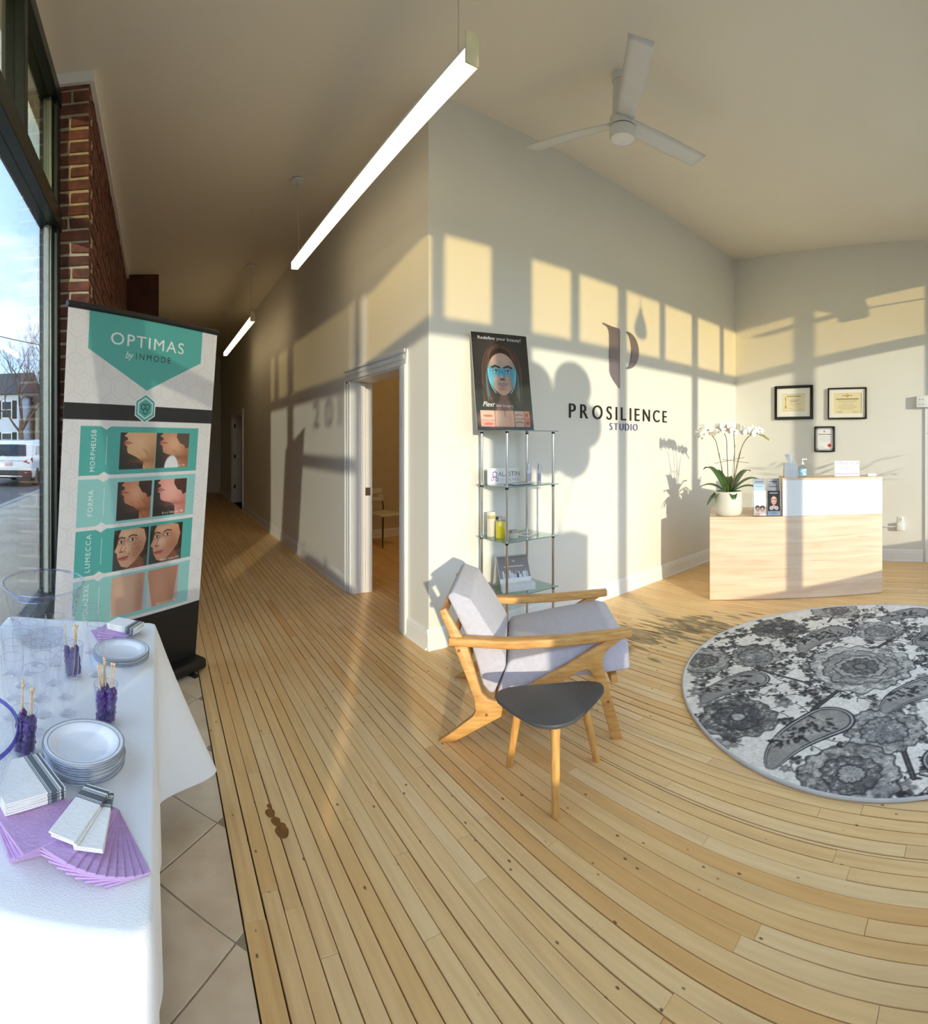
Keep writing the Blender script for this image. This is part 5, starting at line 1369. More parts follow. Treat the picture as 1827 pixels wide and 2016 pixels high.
# ================================================================== roll-up banner
BTL = Vector((-0.447, 2.60, 2.2)); BU = Vector((0.83, 0.73, 0)); BV = Vector((-0.133, 0.17, -2.2))
BW, BH = 420, 832
def banner_canvas():
    c = Cv(BW, BH, (228, 225, 224))
    g = (206, 203, 206); teal = (84, 172, 164); teal2 = (146, 202, 198); ink = (36, 36, 40); wh = (240, 240, 240)
    X = lambda u: u*BW
    Y = lambda v: v*BH
    R = 26
    for j in range(-1, 24):
        for i in range(-1, 12):
            cx = i*R*1.732+(R*0.866 if j % 2 else 0); cy = j*R*1.5
            for rr in (R*0.94, R*0.60) if (i+j) % 2 else (R*0.94,):
                c.line([(cx+rr*math.sin(k*PI/3), cy+rr*math.cos(k*PI/3)) for k in range(6)], 0.9, g, 0.75, closed=True)
            if (i+2*j) % 3 == 0:
                for k in range(3): c.line([(cx, cy), (cx+R*0.94*math.sin(k*2*PI/3), cy+R*0.94*math.cos(k*2*PI/3))], 0.9, g, 0.75)
    c.rect(0, 0, BW, Y(0.009), ink)
    c.poly([(X(.12), Y(.009)), (X(.877), Y(.009)), (X(.877), Y(.099)), (X(.494), Y(.191)), (X(.12), Y(.099))], teal)
    c.text('OPTIMAS', X(.495), Y(.081), 25, wh, center=True, width=X(.49), space=1.15)
    c.text('by', X(.345), Y(.112), 15, wh, width=X(.05), shear=0.35); c.text('INMODE', X(.412), Y(.112), 13.5, (40, 52, 56), width=X(.235), space=1.4)
    c.rect(0, Y(.232), BW, Y(.272), ink)
    hx, hy = X(.492), Y(.238)
    for r, col in ((33, wh), (30, teal), (24, wh), (21, teal)):
        c.poly([(hx+r*math.sin(k*PI/3), hy+r*math.cos(k*PI/3)) for k in range(6)], col)
    for k in range(3):
        a = -PI/2+k*2*PI/3+PI/3; q = (hx+6.5*math.cos(a), hy+6.5*math.sin(a))
        c.line([(q[0]+6*math.cos(t*PI/10), q[1]+6*math.sin(t*PI/10)) for t in range(20)], 1.8, (30, 60, 62), closed=True)
    rows = ((.288, .412, teal, 'MORPHEUS8', .303, .400), (.422, .543, teal2, 'FORMA', .433, .536), (.553, .672, teal, 'LUMECCA', .562, .671), (.682, .808, teal2, 'DIOLAZEXL', .689, .797))
    for v0, v1, col, txt, p0, p1 in rows:
        nx = X(.25)
        c.poly([(X(.10), Y(v0)), (nx-13, Y(v0)), (nx, Y(v0)+7), (nx+13, Y(v0)), (X(.895), Y(v0)), (X(.895), Y(v1)), (nx+13, Y(v1)), (nx, Y(v1)-7), (nx-13, Y(v1)), (X(.10), Y(v1))], col)
        ln = {5: .066, 7: .098}.get(len(txt), .104)
        c.text(txt, X(.193), Y((v0+v1)/2 + ln/2), 12.5, wh, ang=PI/2, width=Y(ln), space=1.2)
        c.line([(X(.258), Y(v0+.024)), (X(.258), Y(v1-.026))], 1.2, wh, 0.8)
    def frame(u0, u1, v0, v1): return np.asarray((c.X >= X(u0)) & (c.X < X(u1)) & (c.Y >= Y(v0)) & (c.Y < Y(v1)), np.float32)
    def profile(u0, u1, v0, v1, skin, dark, hair, sag, bg=(52, 46, 44), seed=1, hi=(236, 196, 160)):
        m = frame(u0, u1, v0, v1); c.put(m, bg)
        x0, y0 = X(u0), Y(v0); w, h = X(u1)-x0, Y(v1)-y0
        P = lambda a, b: (x0+a*w, y0+b*h)
        pts = [P(*q) for q in ((.28, -.1), (.16, .04), (.10, .09), (.20, .14), (.21, .19), (.13, .23), (.16, .28), (.13, .33), (.20, .38), (.19, .45), (.22, .55), (.32, .60), (.46, .62+sag*.4), (.60, .66+sag), (.66, .78), (.66, 1.1), (1.1, 1.1), (1.1, -.1))]
        c.poly(pts, skin, clip=m)
        c.glow(*P(.55, .30), .32*w, .3*h, hi, 0.55, clip=m); c.glow(*P(.62, .66+sag), .34*w, .07*h, dark, 0.6, clip=m); c.glow(*P(.95, .75), .2*w, .4*h, dark, 0.45, clip=m)
        c.line([P(.14, .28), P(.24, .275), P(.33, .29)], 2.0, (132, 62, 56), 0.8, clip=m)
        c.ell(*P(.18, .25), .09*w, .025*h, (186, 104, 92), 0.75, soft=0.5, clip=m); c.ell(*P(.18, .31), .09*w, .03*h, (190, 110, 98), 0.7, soft=0.5, clip=m)
        r = random.Random(seed)
        if hair: c.poly([P(*q) for q in ((.62, -.05), (.60, .12), (.72, .30), (.84, .34), (.90, .46), (1.1, .36), (1.1, -.05))], hair, 0.92, clip=m)
        for k in range(12 if sag > 0.06 else 4):
            a, b = r.uniform(.36, .8), r.uniform(.42, .9)
            c.line([P(a, b), P(a+.09, b+.06), P(a+.15, b+.17)], 1.2, dark, 0.45, clip=m)
    profile(.341, .578, .303, .400, (222, 172, 124), (150, 96, 56), None, 0.12, seed=3)
    profile(.583, .826, .303, .400, (190, 134, 100), (118, 72, 50), (86, 70, 62), 0.05, seed=4); 
    m = frame(.583, .826, .303, .400); c.ell(X(.70), Y(.402), 22, 30, (226, 226, 230), clip=m, soft=0.15); c.text('Brent Rado, MD', X(.70), Y(.397), 5, wh, width=44)
    profile(.341, .568, .433, .536, (196, 122, 88), (120, 64, 44), (54, 34, 30), 0.10, seed=5)
    profile(.584, .828, .433, .536, (226, 156, 142), (160, 92, 80), (70, 36, 34), 0.03, seed=6, hi=(246, 190, 178)); c.text('Brock Ridenour, MD', X(.655), Y(.531), 5, wh, width=66)
    def face34(u0, u1, v0, v1, skin, dark, spots):
        m = frame(u0, u1, v0, v1); c.put(m, (70, 66, 68)); x0, y0 = X(u0), Y(v0); w, h = X(u1)-x0, Y(v1)-y0
        P = lambda a, b: (x0+a*w, y0+b*h)
        c.ell(*P(.6, .30), .62*w, .5*h, (40, 26, 22), clip=m, soft=0.1)
        c.ell(*P(.62, .98), .28*w, .3*h, dark, clip=m, soft=0.2)
        c.poly([P(*q) for q in ((.14, .12), (.10, .36), (.03, .52), (.10, .58), (.13, .74), (.24, .92), (.42, .97), (.62, .84), (.86, .58), (.94, .30), (.86, .04), (.5, -.05), (.2, -.02))], skin, clip=m)
        c.glow(*P(.72, .56), .24*w, .3*h, dark, 0.55, clip=m); c.glow(*P(.34, .44), .16*w, .16*h, (246, 206, 178), 0.6, clip=m); c.glow(*P(.34, .12), .2*w, .1*h, (246, 206, 178), 0.5, clip=m)
        for ex, ey, s in ((.20, .30, .8), (.52, .27, 1.0)):
            c.glow(*P(ex, ey), .13*w*s, .05*h, dark, 0.9, clip=m); c.ell(*P(ex, ey+.005), .085*w*s, .024*h, (232, 226, 220), clip=m, soft=0.3); c.ell(*P(ex+.01, ey+.003), .035*w*s, .03*h, (48, 32, 26), clip=m, soft=0.3)
            c.line([P(ex-.10*s, ey-.08), P(ex, ey-.115), P(ex+.13*s, ey-.085)], 3, (52, 34, 28), 0.85, clip=m)
        c.line([P(.29, .30), P(.19, .52), P(.24, .56)], 2.4, dark, 0.6, clip=m); c.ell(*P(.22, .55), .08*w, .025*h, dark, 0.6, clip=m, soft=0.6)
        c.ell(*P(.27, .70), .15*w, .028*h, (178, 88, 82), 0.9, clip=m, soft=0.4, ang=-0.08); c.ell(*P(.28, .745), .14*w, .03*h, (196, 106, 98), 0.9, clip=m, soft=0.4); c.line([P(.12, .72), P(.28, .722), P(.43, .70)], 1.4, (110, 48, 46), 0.9, clip=m)
        r = random.Random(9)
        for k in range(spots): c.ell(*P(r.uniform(.3, .8), r.uniform(.35, .7)), r.uniform(.6, 1.5), r.uniform(.6, 1.5), (120, 70, 48), 0.7, clip=m, soft=0.5)
    face34(.335, .566, .562, .671, (216, 166, 132), (136, 86, 62), 60)
    face34(.577, .818, .562, .671, (206, 150, 120), (128, 78, 58), 0); c.text('Mitsick Taylor, MD', X(.66), Y(.667), 5, wh, width=60)
    for u0, u1, s in ((.335, .562, 0), (.579, .812, 1)):
        m = frame(u0, u1, .689, .797); c.put(m, (196, 196, 206)); x0, x1 = X(u0), X(u1)
        c.poly([(x0-4, Y(.685)), (x1-2, Y(.685)), (x1-8-10*s, Y(.80)), (x0+4+14*s, Y(.80))], (206, 164, 140) if s == 0 else (190, 136, 110), clip=m)
        c.glow((x0+x1)/2-14, Y(.74), 26, 60, (224, 186, 164) if s == 0 else (206, 156, 130), 0.6, clip=m); c.glow(x1-14, Y(.75), 16, 70, (150, 106, 86), 0.5, clip=m)
    c.text('Jason Diamond, MD', X(.655), Y(.795), 5, wh, width=62)
    c.rect(0, Y(.818), BW, BH, (24, 23, 24))
    return c
bmid = BTL + BU*0.5 + BV
bn = thing('rollup_banner', 'tall roll-up banner with teal panels and before-and-after photographs', 'banner', (bmid.x, bmid.y, 0), math.atan2(BU.y, BU.x))
inv = Matrix.Translation((bmid.x, bmid.y, 0)) @ Matrix.Rotation(math.atan2(BU.y, BU.x), 4, 'Z'); inv = inv.inverted()
o0 = inv @ BTL; u0 = inv.to_3x3() @ BU; v0 = inv.to_3x3() @ (BV*0.972)
sheet('banner_sheet', banner_canvas(), plane_fn(o0, u0, v0), bn, print_mat('banner_vinyl', 0.55))
nb = u0.cross(v0).normalized()          # away from the viewer
if nb.y < 0: nb = -nb
q = [o0, o0+u0, o0+u0+v0, o0+v0]
ob('backing', MB().extr([tuple(p+nb*0.0012) for p in q], tuple(nb*0.001)), pm('grey_backing', (120, 120, 122), 0.7), bn)
ob('top_rail', MB().tube([tuple(o0+nb*0.004+Vector((-0.004, 0, 0.0))), tuple(o0+u0+nb*0.004+Vector((0.004, 0, 0.0)))], 0.017, 14), M_black, bn, smooth=True)
bl = inv @ (BTL+BV); br = inv @ (BTL+BU+BV)
ob('base_cassette', MB().box(bl.x-0.01, br.x+0.01, -0.11, 0.10, 0.012, 0.085), M_black, bn, bevel=0.025, seg=4)
for x in (bl.x+0.12, br.x-0.12):
    ob('foot', MB().box(x-0.02, x+0.02, -0.14, 0.16, 0.0, 0.013), M_black, bn, bevel=0.003)
ob('pole', MB().tube([((bl.x+br.x)/2, 0.06, 0.08), tuple(o0+u0*0.5+nb*0.022+Vector((0, 0, -0.02)))], 0.009, 10), M_steel, bn, smooth=True)

# ================================================================== buffet table under a white cloth
TX0, TX1, TY0, TY1, TZ = -0.630, -0.012, 0.80, 2.18, 0.746
tb = thing('folding_table', 'folding table hidden under the white cloth by the window', 'table', ((TX0+TX1)/2, (TY0+TY1)/2, 0))
hx, hy = (TX1-TX0)/2-0.004, (TY1-TY0)/2-0.004
ob('table_top', MB().box(-hx, hx, -hy, hy, 0.70, 0.742), pm('grey_resin', (206, 206, 202), 0.6), tb, bevel=0.006)
for sx in (-1, 1):
    for sy in (-1, 1):
        ob('leg', MB().tube([(sx*(hx-0.05), sy*(hy-0.12), 0.70), (sx*(hx-0.05), sy*(hy-0.10), 0.0)], 0.014, 10), M_leg, tb, smooth=True)
M_cloth = pm('white_tablecloth', (246, 244, 241), 0.85, var=0.015, scale=3, bump=0.12, bscale=300, sheen=0.2)
def cloth():
    mb = MB(); cxm, cym = (TX0+TX1)/2, (TY0+TY1)/2; HX, HY = (TX1-TX0)/2, (TY1-TY0)/2
    per = []; rc = 0.03
    # perimeter points counter-clockwise from near-right corner up the right side
    def add(a, b, n, d):
        for k in range(n): t = k/n; per.append(((a[0]+(b[0]-a[0])*t, a[1]+(b[1]-a[1])*t), d))
    def arc(c, a0, n):
        for k in range(n):
            a = a0+PI/2*k/n; per.append(((c[0]+rc*math.cos(a), c[1]+rc*math.sin(a)), (math.cos(a), math.sin(a))))
    add((HX, -HY+rc), (HX, HY-rc), 60, (1, 0)); arc((HX-rc, HY-rc), 0, 8)
    add((HX-rc, HY), (-HX+rc, HY), 30, (0, 1)); arc((-HX+rc, HY-rc), PI/2, 8)
    add((-HX, HY-rc), (-HX, -HY+rc), 60, (-1, 0)); arc((-HX+rc, -HY+rc), PI, 8)
    add((-HX+rc, -HY), (HX-rc, -HY), 40, (0, -1)); arc((HX-rc, -HY+rc), 1.5*PI, 8)
    n = len(per); rings = []
    for s in (0.0, 0.25, 0.5, 0.75, 0.92, 0.985): rings.append([(p[0]*s, p[1]*s, TZ+0.0015*math.sin(9*p[0]*s)*math.cos(7*p[1]*s)) for p, d in per])
    rings.append([(p[0]+d[0]*0.004, p[1]+d[1]*0.004, TZ-0.002) for p, d in per])
    NV = 14
    for k in range(1, NV+1):
        t = k/NV; ring = []
        for i, (p, d) in enumerate(per):
            wav = 0.010*t*math.sin(p[1]*17+p[0]*15) + 0.006*t*math.sin(p[1]*31+1)
            x, y = p[0]+d[0]*(0.008+0.006*t+wav*0.8), p[1]+d[1]*(0.008+0.02*t+wav)
            z = TZ-0.004-0.60*t
            # far right corner flares out into a pointed drape
            dc = math.hypot(max(0, HX-p[0]), max(0, HY-p[1])*1.0)
            q = max(0.0, 1-dc/0.24)
            q2 = q*q*(3-2*q)
            x += 0.245*q2*t**1.1; y += (-0.055*q2)*t; z += 0.03*q2*t
            # smaller fold at the near right corner
            dn = math.hypot(max(0, HX-p[0]), max(0, p[1]+HY)); qn = max(0.0, 1-dn/0.12)
            x += 0.016*qn*t; y -= 0.05*qn*qn*t
            ring.append((x, y, z))
        rings.append(ring)
    vs = [v for rg in rings for v in rg]; fs = []
    for r in range(len(rings)-1):
        for i in range(n):
            a, b = r*n+i, r*n+(i+1) % n; fs.append((a, a+n, b+n, b) if r else (a, a+n, b+n, b))
    mb.add(vs, fs); return mb, (cxm, cym)
cm, cc = cloth()
o = ob('tablecloth', cm, M_cloth, smooth=True, angle=80)
tag(o, 'white tablecloth hanging over the table by the window', 'tablecloth', loc=(cc[0], cc[1], 0))
ZT = TZ + 0.0022

ORD = ['topmost', 'second from top', 'third from top', 'fourth from top', 'fifth from top', 'sixth from top', 'seventh from top', 'eighth from top', 'ninth from top', 'tenth from top', 'eleventh from top']
# ---- plates
M_plate = pm('white_plastic_plate', (240, 241, 246), 0.22, var=0.01, coat=0.3)
M_ring = pm('silver_ring', (160, 166, 176), 0.3, 0.4)
pl0 = None
def plates(x, y, n, where, group):
    global pl0
    for k in range(n):
        lab = '%s plate in the %s' % (ORD[n-1-k], where)
        if pl0 is None:
            pl0 = thing('plate', lab, 'plate', (x, y, ZT), 0, group)
            ob('dish', MB().lathe([(0.0001, 0.0), (0.056, 0.0), (0.064, 0.003), (0.074, 0.0095), (0.0945, 0.0135), (0.0955, 0.0145), (0.094, 0.0152), (0.073, 0.0115), (0.063, 0.0052), (0.056, 0.0025), (0.0001, 0.0025)], 48), M_plate, pl0, smooth=True, angle=60)
            ob('silver_rim', MB().lathe([(0.0957, 0.0142), (0.0946, 0.0156), (0.0928, 0.0155)], 48), M_ring, pl0, smooth=True)
            ob('inner_ring', MB().lathe([(0.0845, 0.01405), (0.0830, 0.0138)], 48), M_ring, pl0, smooth=True)
        else:
            dup(pl0, (x+random.uniform(-1, 1)*0.0025, y+random.uniform(-1, 1)*0.0025, ZT+0.0062*k), random.uniform(0, 6), lab, group)
plates(-0.171, 1.205, 8, 'large plate stack beside the napkins', 'plates in the front stack')
plates(-0.126, 1.800, 5, 'small far plate stack by the table corner', 'plates in the far stack')

# ---- clear flutes
M_flute = clear_mat('clear_flute_plastic', (0.996, 0.996, 1.0), edge=(0.93, 0.93, 0.97))
M_frim = clear_mat('flute_rim_plastic', (0.82, 0.83, 0.92), refl=0.8)
fl0 = None
for px, rho, lab in ((24, 1.43, 'clear flute in the second row from the front, nearest the window'), (86, 1.44, 'clear flute in the second row from the front, middle'), (133, 1.448, 'clear flute in the second row from the front, nearest the rock candy'),
                     (68, 1.36, 'frontmost clear flute of the group on the table'), (27, 1.533, 'clear flute in the third row, nearest the window'), (80, 1.529, 'clear flute in the third row, middle'), (128, 1.537, 'clear flute in the third row, right end'),
                     (72, 1.772, 'clear flute close in front of the tub, middle one'), (58, 1.700, 'clear flute just before the one touching the tub\'s middle'), (108, 1.768, 'clear flute close in front of the tub, right one'), (20, 1.697, 'clear flute before the tub\'s window-side end'),
                     (180, 1.872, 'clear flute furthest back, left of the far plates'), (190, 1.688, 'clear flute between far plates and the rear rock candy'), (104, 1.63, 'clear flute between the third row and the tub'), (44, 1.615, 'clear flute behind the third row, window side')):
    a = (px-X_AXIS)/FPX; loc = (rho*math.sin(a), rho*math.cos(a), ZT)
    if fl0 is None:
        fl0 = thing('flute', lab, 'glass', loc, 0, 'clear plastic flutes')
        ob('bowl', MB().lathe([(0.0001, 0.012), (0.010, 0.012), (0.0165, 0.022), (0.022, 0.045), (0.027, 0.08), (0.0305, 0.12), (0.0315, 0.165)], 28), M_flute, fl0, smooth=True, angle=80)
        ob('foot', MB().lathe([(0.0001, 0.0005), (0.0235, 0.0005), (0.0245, 0.002), (0.018, 0.005), (0.008, 0.009), (0.008, 0.012)], 28), M_flute, fl0, smooth=True, angle=80)
        ob('rim', MB().tube([(0.0315*math.cos(2*PI*k/32), 0.0315*math.sin(2*PI*k/32), 0.165) for k in range(33)], 0.0007, 6, cap=False), M_frim, fl0, smooth=True)
    else: dup(fl0, loc, 0, lab)

# ---- hammered tub and punch bowl
M_tub = clear_mat('hammered_clear_plastic', (0.98, 0.985, 0.995), edge=(0.84, 0.86, 0.92), bump=0.9, bscale=85, rough=0.05)
M_vio = clear_mat('violet_rim_plastic', (0.42, 0.40, 0.78), refl=0.9, rough=0.08)
t = thing('beverage_tub', 'large clear hammered oval tub with handles at the table\'s far end', 'tub', (-0.433, 1.955, ZT))
ob('wall', MB().lathe([(0.0001, 0.004), (0.60, 0.004), (0.68, 0.015), (0.80, 0.08), (0.92, 0.16), (1.0, 0.215)], 56, sx=0.152, sy=0.200), M_tub, t, smooth=True, angle=80)
ob('rim', MB().tube([(0.153*math.cos(2*PI*k/64), 0.201*math.sin(2*PI*k/64), 0.216) for k in range(65)], 0.0032, 8, cap=False), clear_mat('tub_rim', (0.86, 0.88, 0.97)), t, smooth=True)
for s in (-1, 1):
    def hf(u, v):
        a = s*PI/2 + (u-0.5)*1.1; e = 1.0+0.16*v*math.cos((u-0.5)*PI)
        return (0.154*e*math.cos(a), 0.202*e*math.sin(a), 0.216-0.012*v)
    ob('handle', MB().grid(hf, 14, 4), clear_mat('tub_rim', (0.86, 0.88, 0.97)), t, smooth=True, solid=0.004)
t = thing('punch_bowl', 'clear punch bowl with a violet rim at the frame\'s left edge', 'bowl', (-0.445, 0.985, ZT))
ob('wall', MB().lathe([(0.0001, 0.006), (0.085, 0.006), (0.095, 0.012), (0.135, 0.06), (0.160, 0.12), (0.170, 0.168)], 56), M_tub, t, smooth=True, angle=80)
ob('rim', MB().tube([(0.171*math.cos(2*PI*k/72), 0.171*math.sin(2*PI*k/72), 0.169) for k in range(73)], 0.0042, 8, cap=False), M_vio, t, smooth=True)

# ---- rock candy: tumblers with sticks
M_candy = pm('purple_rock_candy', (92, 56, 140), 0.15, col2=(48, 28, 84), scale=120, coat=0.6, bump=0.5, bscale=300)
M_dowel = pm('candy_dowel', (216, 184, 140), 0.7, var=0.05)
M_cup = clear_mat('tumbler_plastic', (0.96, 0.96, 0.98), edge=(0.80, 0.80, 0.88))
def tumbler(x, y, lab):
    t = thing('tumbler', lab, 'tumbler', (x, y, ZT), 0, 'tumblers of rock candy')
    ob('wall', MB().lathe([(0.0001, 0.002), (0.024, 0.002), (0.0255, 0.004), (0.0325, 0.105)], 30), M_cup, t, smooth=True, angle=80)
    ob('rim', MB().tube([(0.0325*math.cos(2*PI*k/32), 0.0325*math.sin(2*PI*k/32), 0.1055) for k in range(33)], 0.0008, 6, cap=False), M_frim, t, smooth=True)
tumbler(-0.138, 1.392, 'clear tumbler packed with purple rock candy beside the front plates')
tumbler(-0.268, 1.655, 'clear tumbler of purple rock candy behind the flutes')
tumbler(-0.318, 1.222, 'clear tumbler of rock candy half hidden by the punch bowl')
rc0 = None
def candy(x, y, ang, tilt, lab, z=0.006, group=None):
    global rc0
    if rc0 is None:
        rc0 = thing('rock_candy_stick', lab, 'candy', (x, y, ZT+z), ang, group)
        rr = random.Random(6); m = MB()
        prof = [(0.0001, 0.0)] + [(0.0105, 0.004+0.0065*k) for k in range(13)] + [(0.003, 0.092)]
        vs = []; nn = 9
        for i, (r_, z_) in enumerate(prof):
            for j in range(nn):
                a = 2*PI*(j+0.5*(i % 2))/nn; q = r_*rr.uniform(0.72, 1.3); vs.append((q*math.cos(a), q*math.sin(a), z_+rr.uniform(-.002, .002)))
        fs = [(i*nn+j, i*nn+(j+1) % nn, (i+1)*nn+(j+1) % nn, (i+1)*nn+j) for i in range(len(prof)-1) for j in range(nn)]
        m.add(vs, fs)
        ob('candy', m, M_candy, rc0)
        ob('stick', MB().tube([(0, 0, 0.088), (0, 0, 0.152)], 0.0019, 7), M_dowel, rc0, smooth=True)
        ob('knob', MB().ball((0, 0, 0.155), 0.0042, 10, 8), M_dowel, rc0, smooth=True)
        o = rc0
    else: o = dup(rc0, (x, y, ZT+z), ang, lab, group)
    o.rotation_euler = (tilt*math.cos(ang), tilt*math.sin(ang), random.uniform(0, 6)); return o
DIRS = {8: ('right side', 'back right', 'back left', 'left side', 'left front', 'front left', 'front right', 'centre'), 5: ('right', 'back', 'left', 'front', 'centre'), 4: ('right', 'back', 'left', 'front')}
def fill(cx, cy, n, lab, group, r0=0.0150, skip=0):
    for k in range(n):
        a = 2*PI*k/n+0.4; r_ = r0 if k < n-1 or n < 5 else 0.0
        x, y = cx+r_*math.cos(a), cy+r_*math.sin(a)
        # lean outwards: direction (cos a, sin a)
        o = candy(x, y, a+PI/2, (0.10 if r_ else 0.02), lab % DIRS[n][k], 0.006, group)
fill(-0.138, 1.392, 8, 'purple rock candy stick at the %s of the tumbler beside the front plates', 'rock candy in the front tumbler')
fill(-0.268, 1.655, 5, 'purple rock candy stick at the %s of the tumbler behind the flutes', 'rock candy in the rear tumbler')
fill(-0.318, 1.222, 4, 'purple rock candy stick at the %s of the tumbler by the punch bowl', 'rock candy in the tumbler by the bowl')
for k, (x, y, z, a) in enumerate(((-0.46, 0.96, 0.012, 0.3), (-0.42, 1.02, 0.012, 1.9), (-0.47, 1.03, 0.012, 3.4), (-0.42, 0.96, 0.012, 5.0))):
    o = candy(x, y, a, 0.45, 'purple rock candy stick in the punch bowl, %s one' % ('front left', 'back right', 'back left', 'front right')[k], z, 'rock candy in the punch bowl')

# ---- napkins
M_np = pm('lilac_napkin', (206, 168, 214), 0.85, var=0.05, scale=30, bump=0.15, bscale=160)
M_nw = pm('white_napkin', (246, 243, 238), 0.85, var=0.02, scale=30, bump=0.1, bscale=160)
M_ns = pm('silver_stripe', (116, 124, 130), 0.35, 0.5, var=0.05)
def napkin_mb(w, l, h=0.0034, wave=0.0):
    m = MB(); N = 8
    def f(z0):
        return lambda u, v: ((u-0.5)*w, (v-0.5)*l, z0+wave*math.sin(u*9)*(v)**2)
    for z0, fl in ((0.0, True), (h*0.42, False), (h*0.55, True), (h, False)): m.grid(f(z0), N, N, flip=fl)
    # fold along one edge and open side edges
    m.grid(lambda u, v: ((u-0.5)*w, -l/2-0.0012*math.sin(v*PI), h*v+wave*0), N, 3)
    for sg in (-1, 1):
        for a, b in ((0, 0.42), (0.55, 1.0)):
            m.grid(lambda u, v: (sg*w/2, (u-0.5)*l, h*(a+(b-a)*v)+wave*math.sin((0.5+sg*0.5)*9)*u**2), N, 1)
    for a, b in ((0, 0.42), (0.55, 1.0)):
        m.grid(lambda u, v: ((u-0.5)*w, l/2, h*(a+(b-a)*v)+wave*math.sin(u*9)), N, 1)
    return m
PRO = {}
def napkin(kind, x, y, z, rz, lab, group, w=0.127, l=0.127, wave=0.0):
    key = (kind, w, l, wave)
    if key not in PRO:
        t = thing('napkin', lab, 'napkin', (x, y, z), rz, group)
        ob('sheet', napkin_mb(w, l, wave=wave), M_np if kind == 'p' else M_nw, t, smooth=True, angle=30)
        if kind == 'w':
            for a, b in ((0.20, 0.215), (0.228, 0.24), (0.255, 0.36), (0.375, 0.385), (0.395, 0.40), (0.43, 0.48)):
                ob('stripe', MB().box(w*a, w*b, -l/2-0.0014, l/2+0.0004, -0.0002, 0.0037), M_ns, t)
        PRO[key] = t
        return t
    return dup(PRO[key], (x, y, z), rz, lab, group)
rn = random.Random(12)
z = ZT
# flat lilac pile with the striped white pile on it
for k in range(9):
    napkin('p', -0.232+0.004*k*0.4+rn.uniform(-1, 1)*.004, 0.988-0.002*k, z, math.radians(30+1.6*k+rn.uniform(-3, 3)), '%s lilac napkin of the pile under the striped napkins' % ORD[8-k], 'lilac napkins under the striped pile', 0.142, 0.128, 0.0012); z += 0.0042
for k in range(6):
    napkin('w', -0.272+rn.uniform(-1, 1)*.0018, 1.042+rn.uniform(-1, 1)*.0018, z+0.001, math.radians(38+rn.uniform(-1.5, 1.5)), '%s white napkin with grey stripes in the square pile' % ORD[5-k], 'striped napkins in the square pile'); z += 0.0040
# lilac fan and the two narrow striped napkins on it
z = ZT
for k in range(10):
    a = math.radians(-22+4.6*k)      # swings from right to left
    L = 0.165; px_, py_ = -0.118, 1.045
    dx, dy = math.sin(-a)*0 + math.sin(math.radians(24-5.6*k)), -math.cos(math.radians(24-5.6*k))
    cx, cy = px_+dx*L*0.52, py_+dy*L*0.52
    napkin('p', cx, cy, z, math.radians(24-5.6*k), '%s lilac napkin of the fan at the table\'s near edge' % ORD[9-k], 'fanned lilac napkins', 0.085, 0.160); z += 0.0036
z += 0.0005
for k, (an, lab) in enumerate(((-2, 'narrow striped white napkin on the lilac fan, right one'), (-2.5, 'narrow striped white napkin under the right one on the fan'), (-17, 'narrow striped white napkin on the lilac fan, left one'), (-19, 'narrow striped white napkin topmost on the fan\'s left side'))):
    a = math.radians(an); cx, cy = -0.115+math.sin(a)*0.075-0.006*(k > 1), 1.052-math.cos(a)*0.072
    napkin('w', cx, cy, z, a+PI/2, lab, 'narrow striped napkins on the fan', 0.150, 0.052); z += 0.0039
# far set by the table corner
z = ZT
for k in range(4):
    napkin('p', -0.188+0.012*k, 2.030+0.006*k, z, math.radians(20-14*k), '%s lilac napkin of the far spread by the table corner' % ORD[3-k], 'far lilac napkins', 0.120, 0.120); z += 0.004
for k in range(6):
    napkin('w', -0.125+rn.uniform(-1, 1)*.002, 2.055+rn.uniform(-1, 1)*.002, z+0.001, math.radians(-28+rn.uniform(-3, 3)), '%s white napkin with grey stripes in the far pile' % ORD[5-k], 'striped napkins in the far pile', 0.120, 0.085); z += 0.004
# ================================================================== outside the windows
M_walk = pm('concrete_walk', (196, 186, 168), 0.9, col2=(170, 160, 142), scale=1.5, bump=0.2, bscale=40)
M_road = pm('asphalt', (112, 108, 102), 0.9, col2=(92, 88, 84), scale=2, bump=0.3, bscale=60)
struct('ground', MB().box(-120, 60, -80, 140, -0.5, -0.17), M_road)
struct('floor_sidewalk', MB().box(-3.6, -0.82, -12, 60, -0.17, -0.03).box(-3.6, 30, -4.6, -0.95, -0.17, -0.03), M_walk)
struct('trim_kerb', MB().box(-3.78, -3.6, -4.8, 60, -0.17, -0.02), pm('granite_kerb', (176, 172, 166), 0.8, var=0.1, scale=20))
struct('floor_verge', MB().box(-60, -7.6, 20, 120, -0.17, -0.05), pm('winter_grass', (150, 138, 92), 0.95, col2=(120, 116, 70), scale=3))

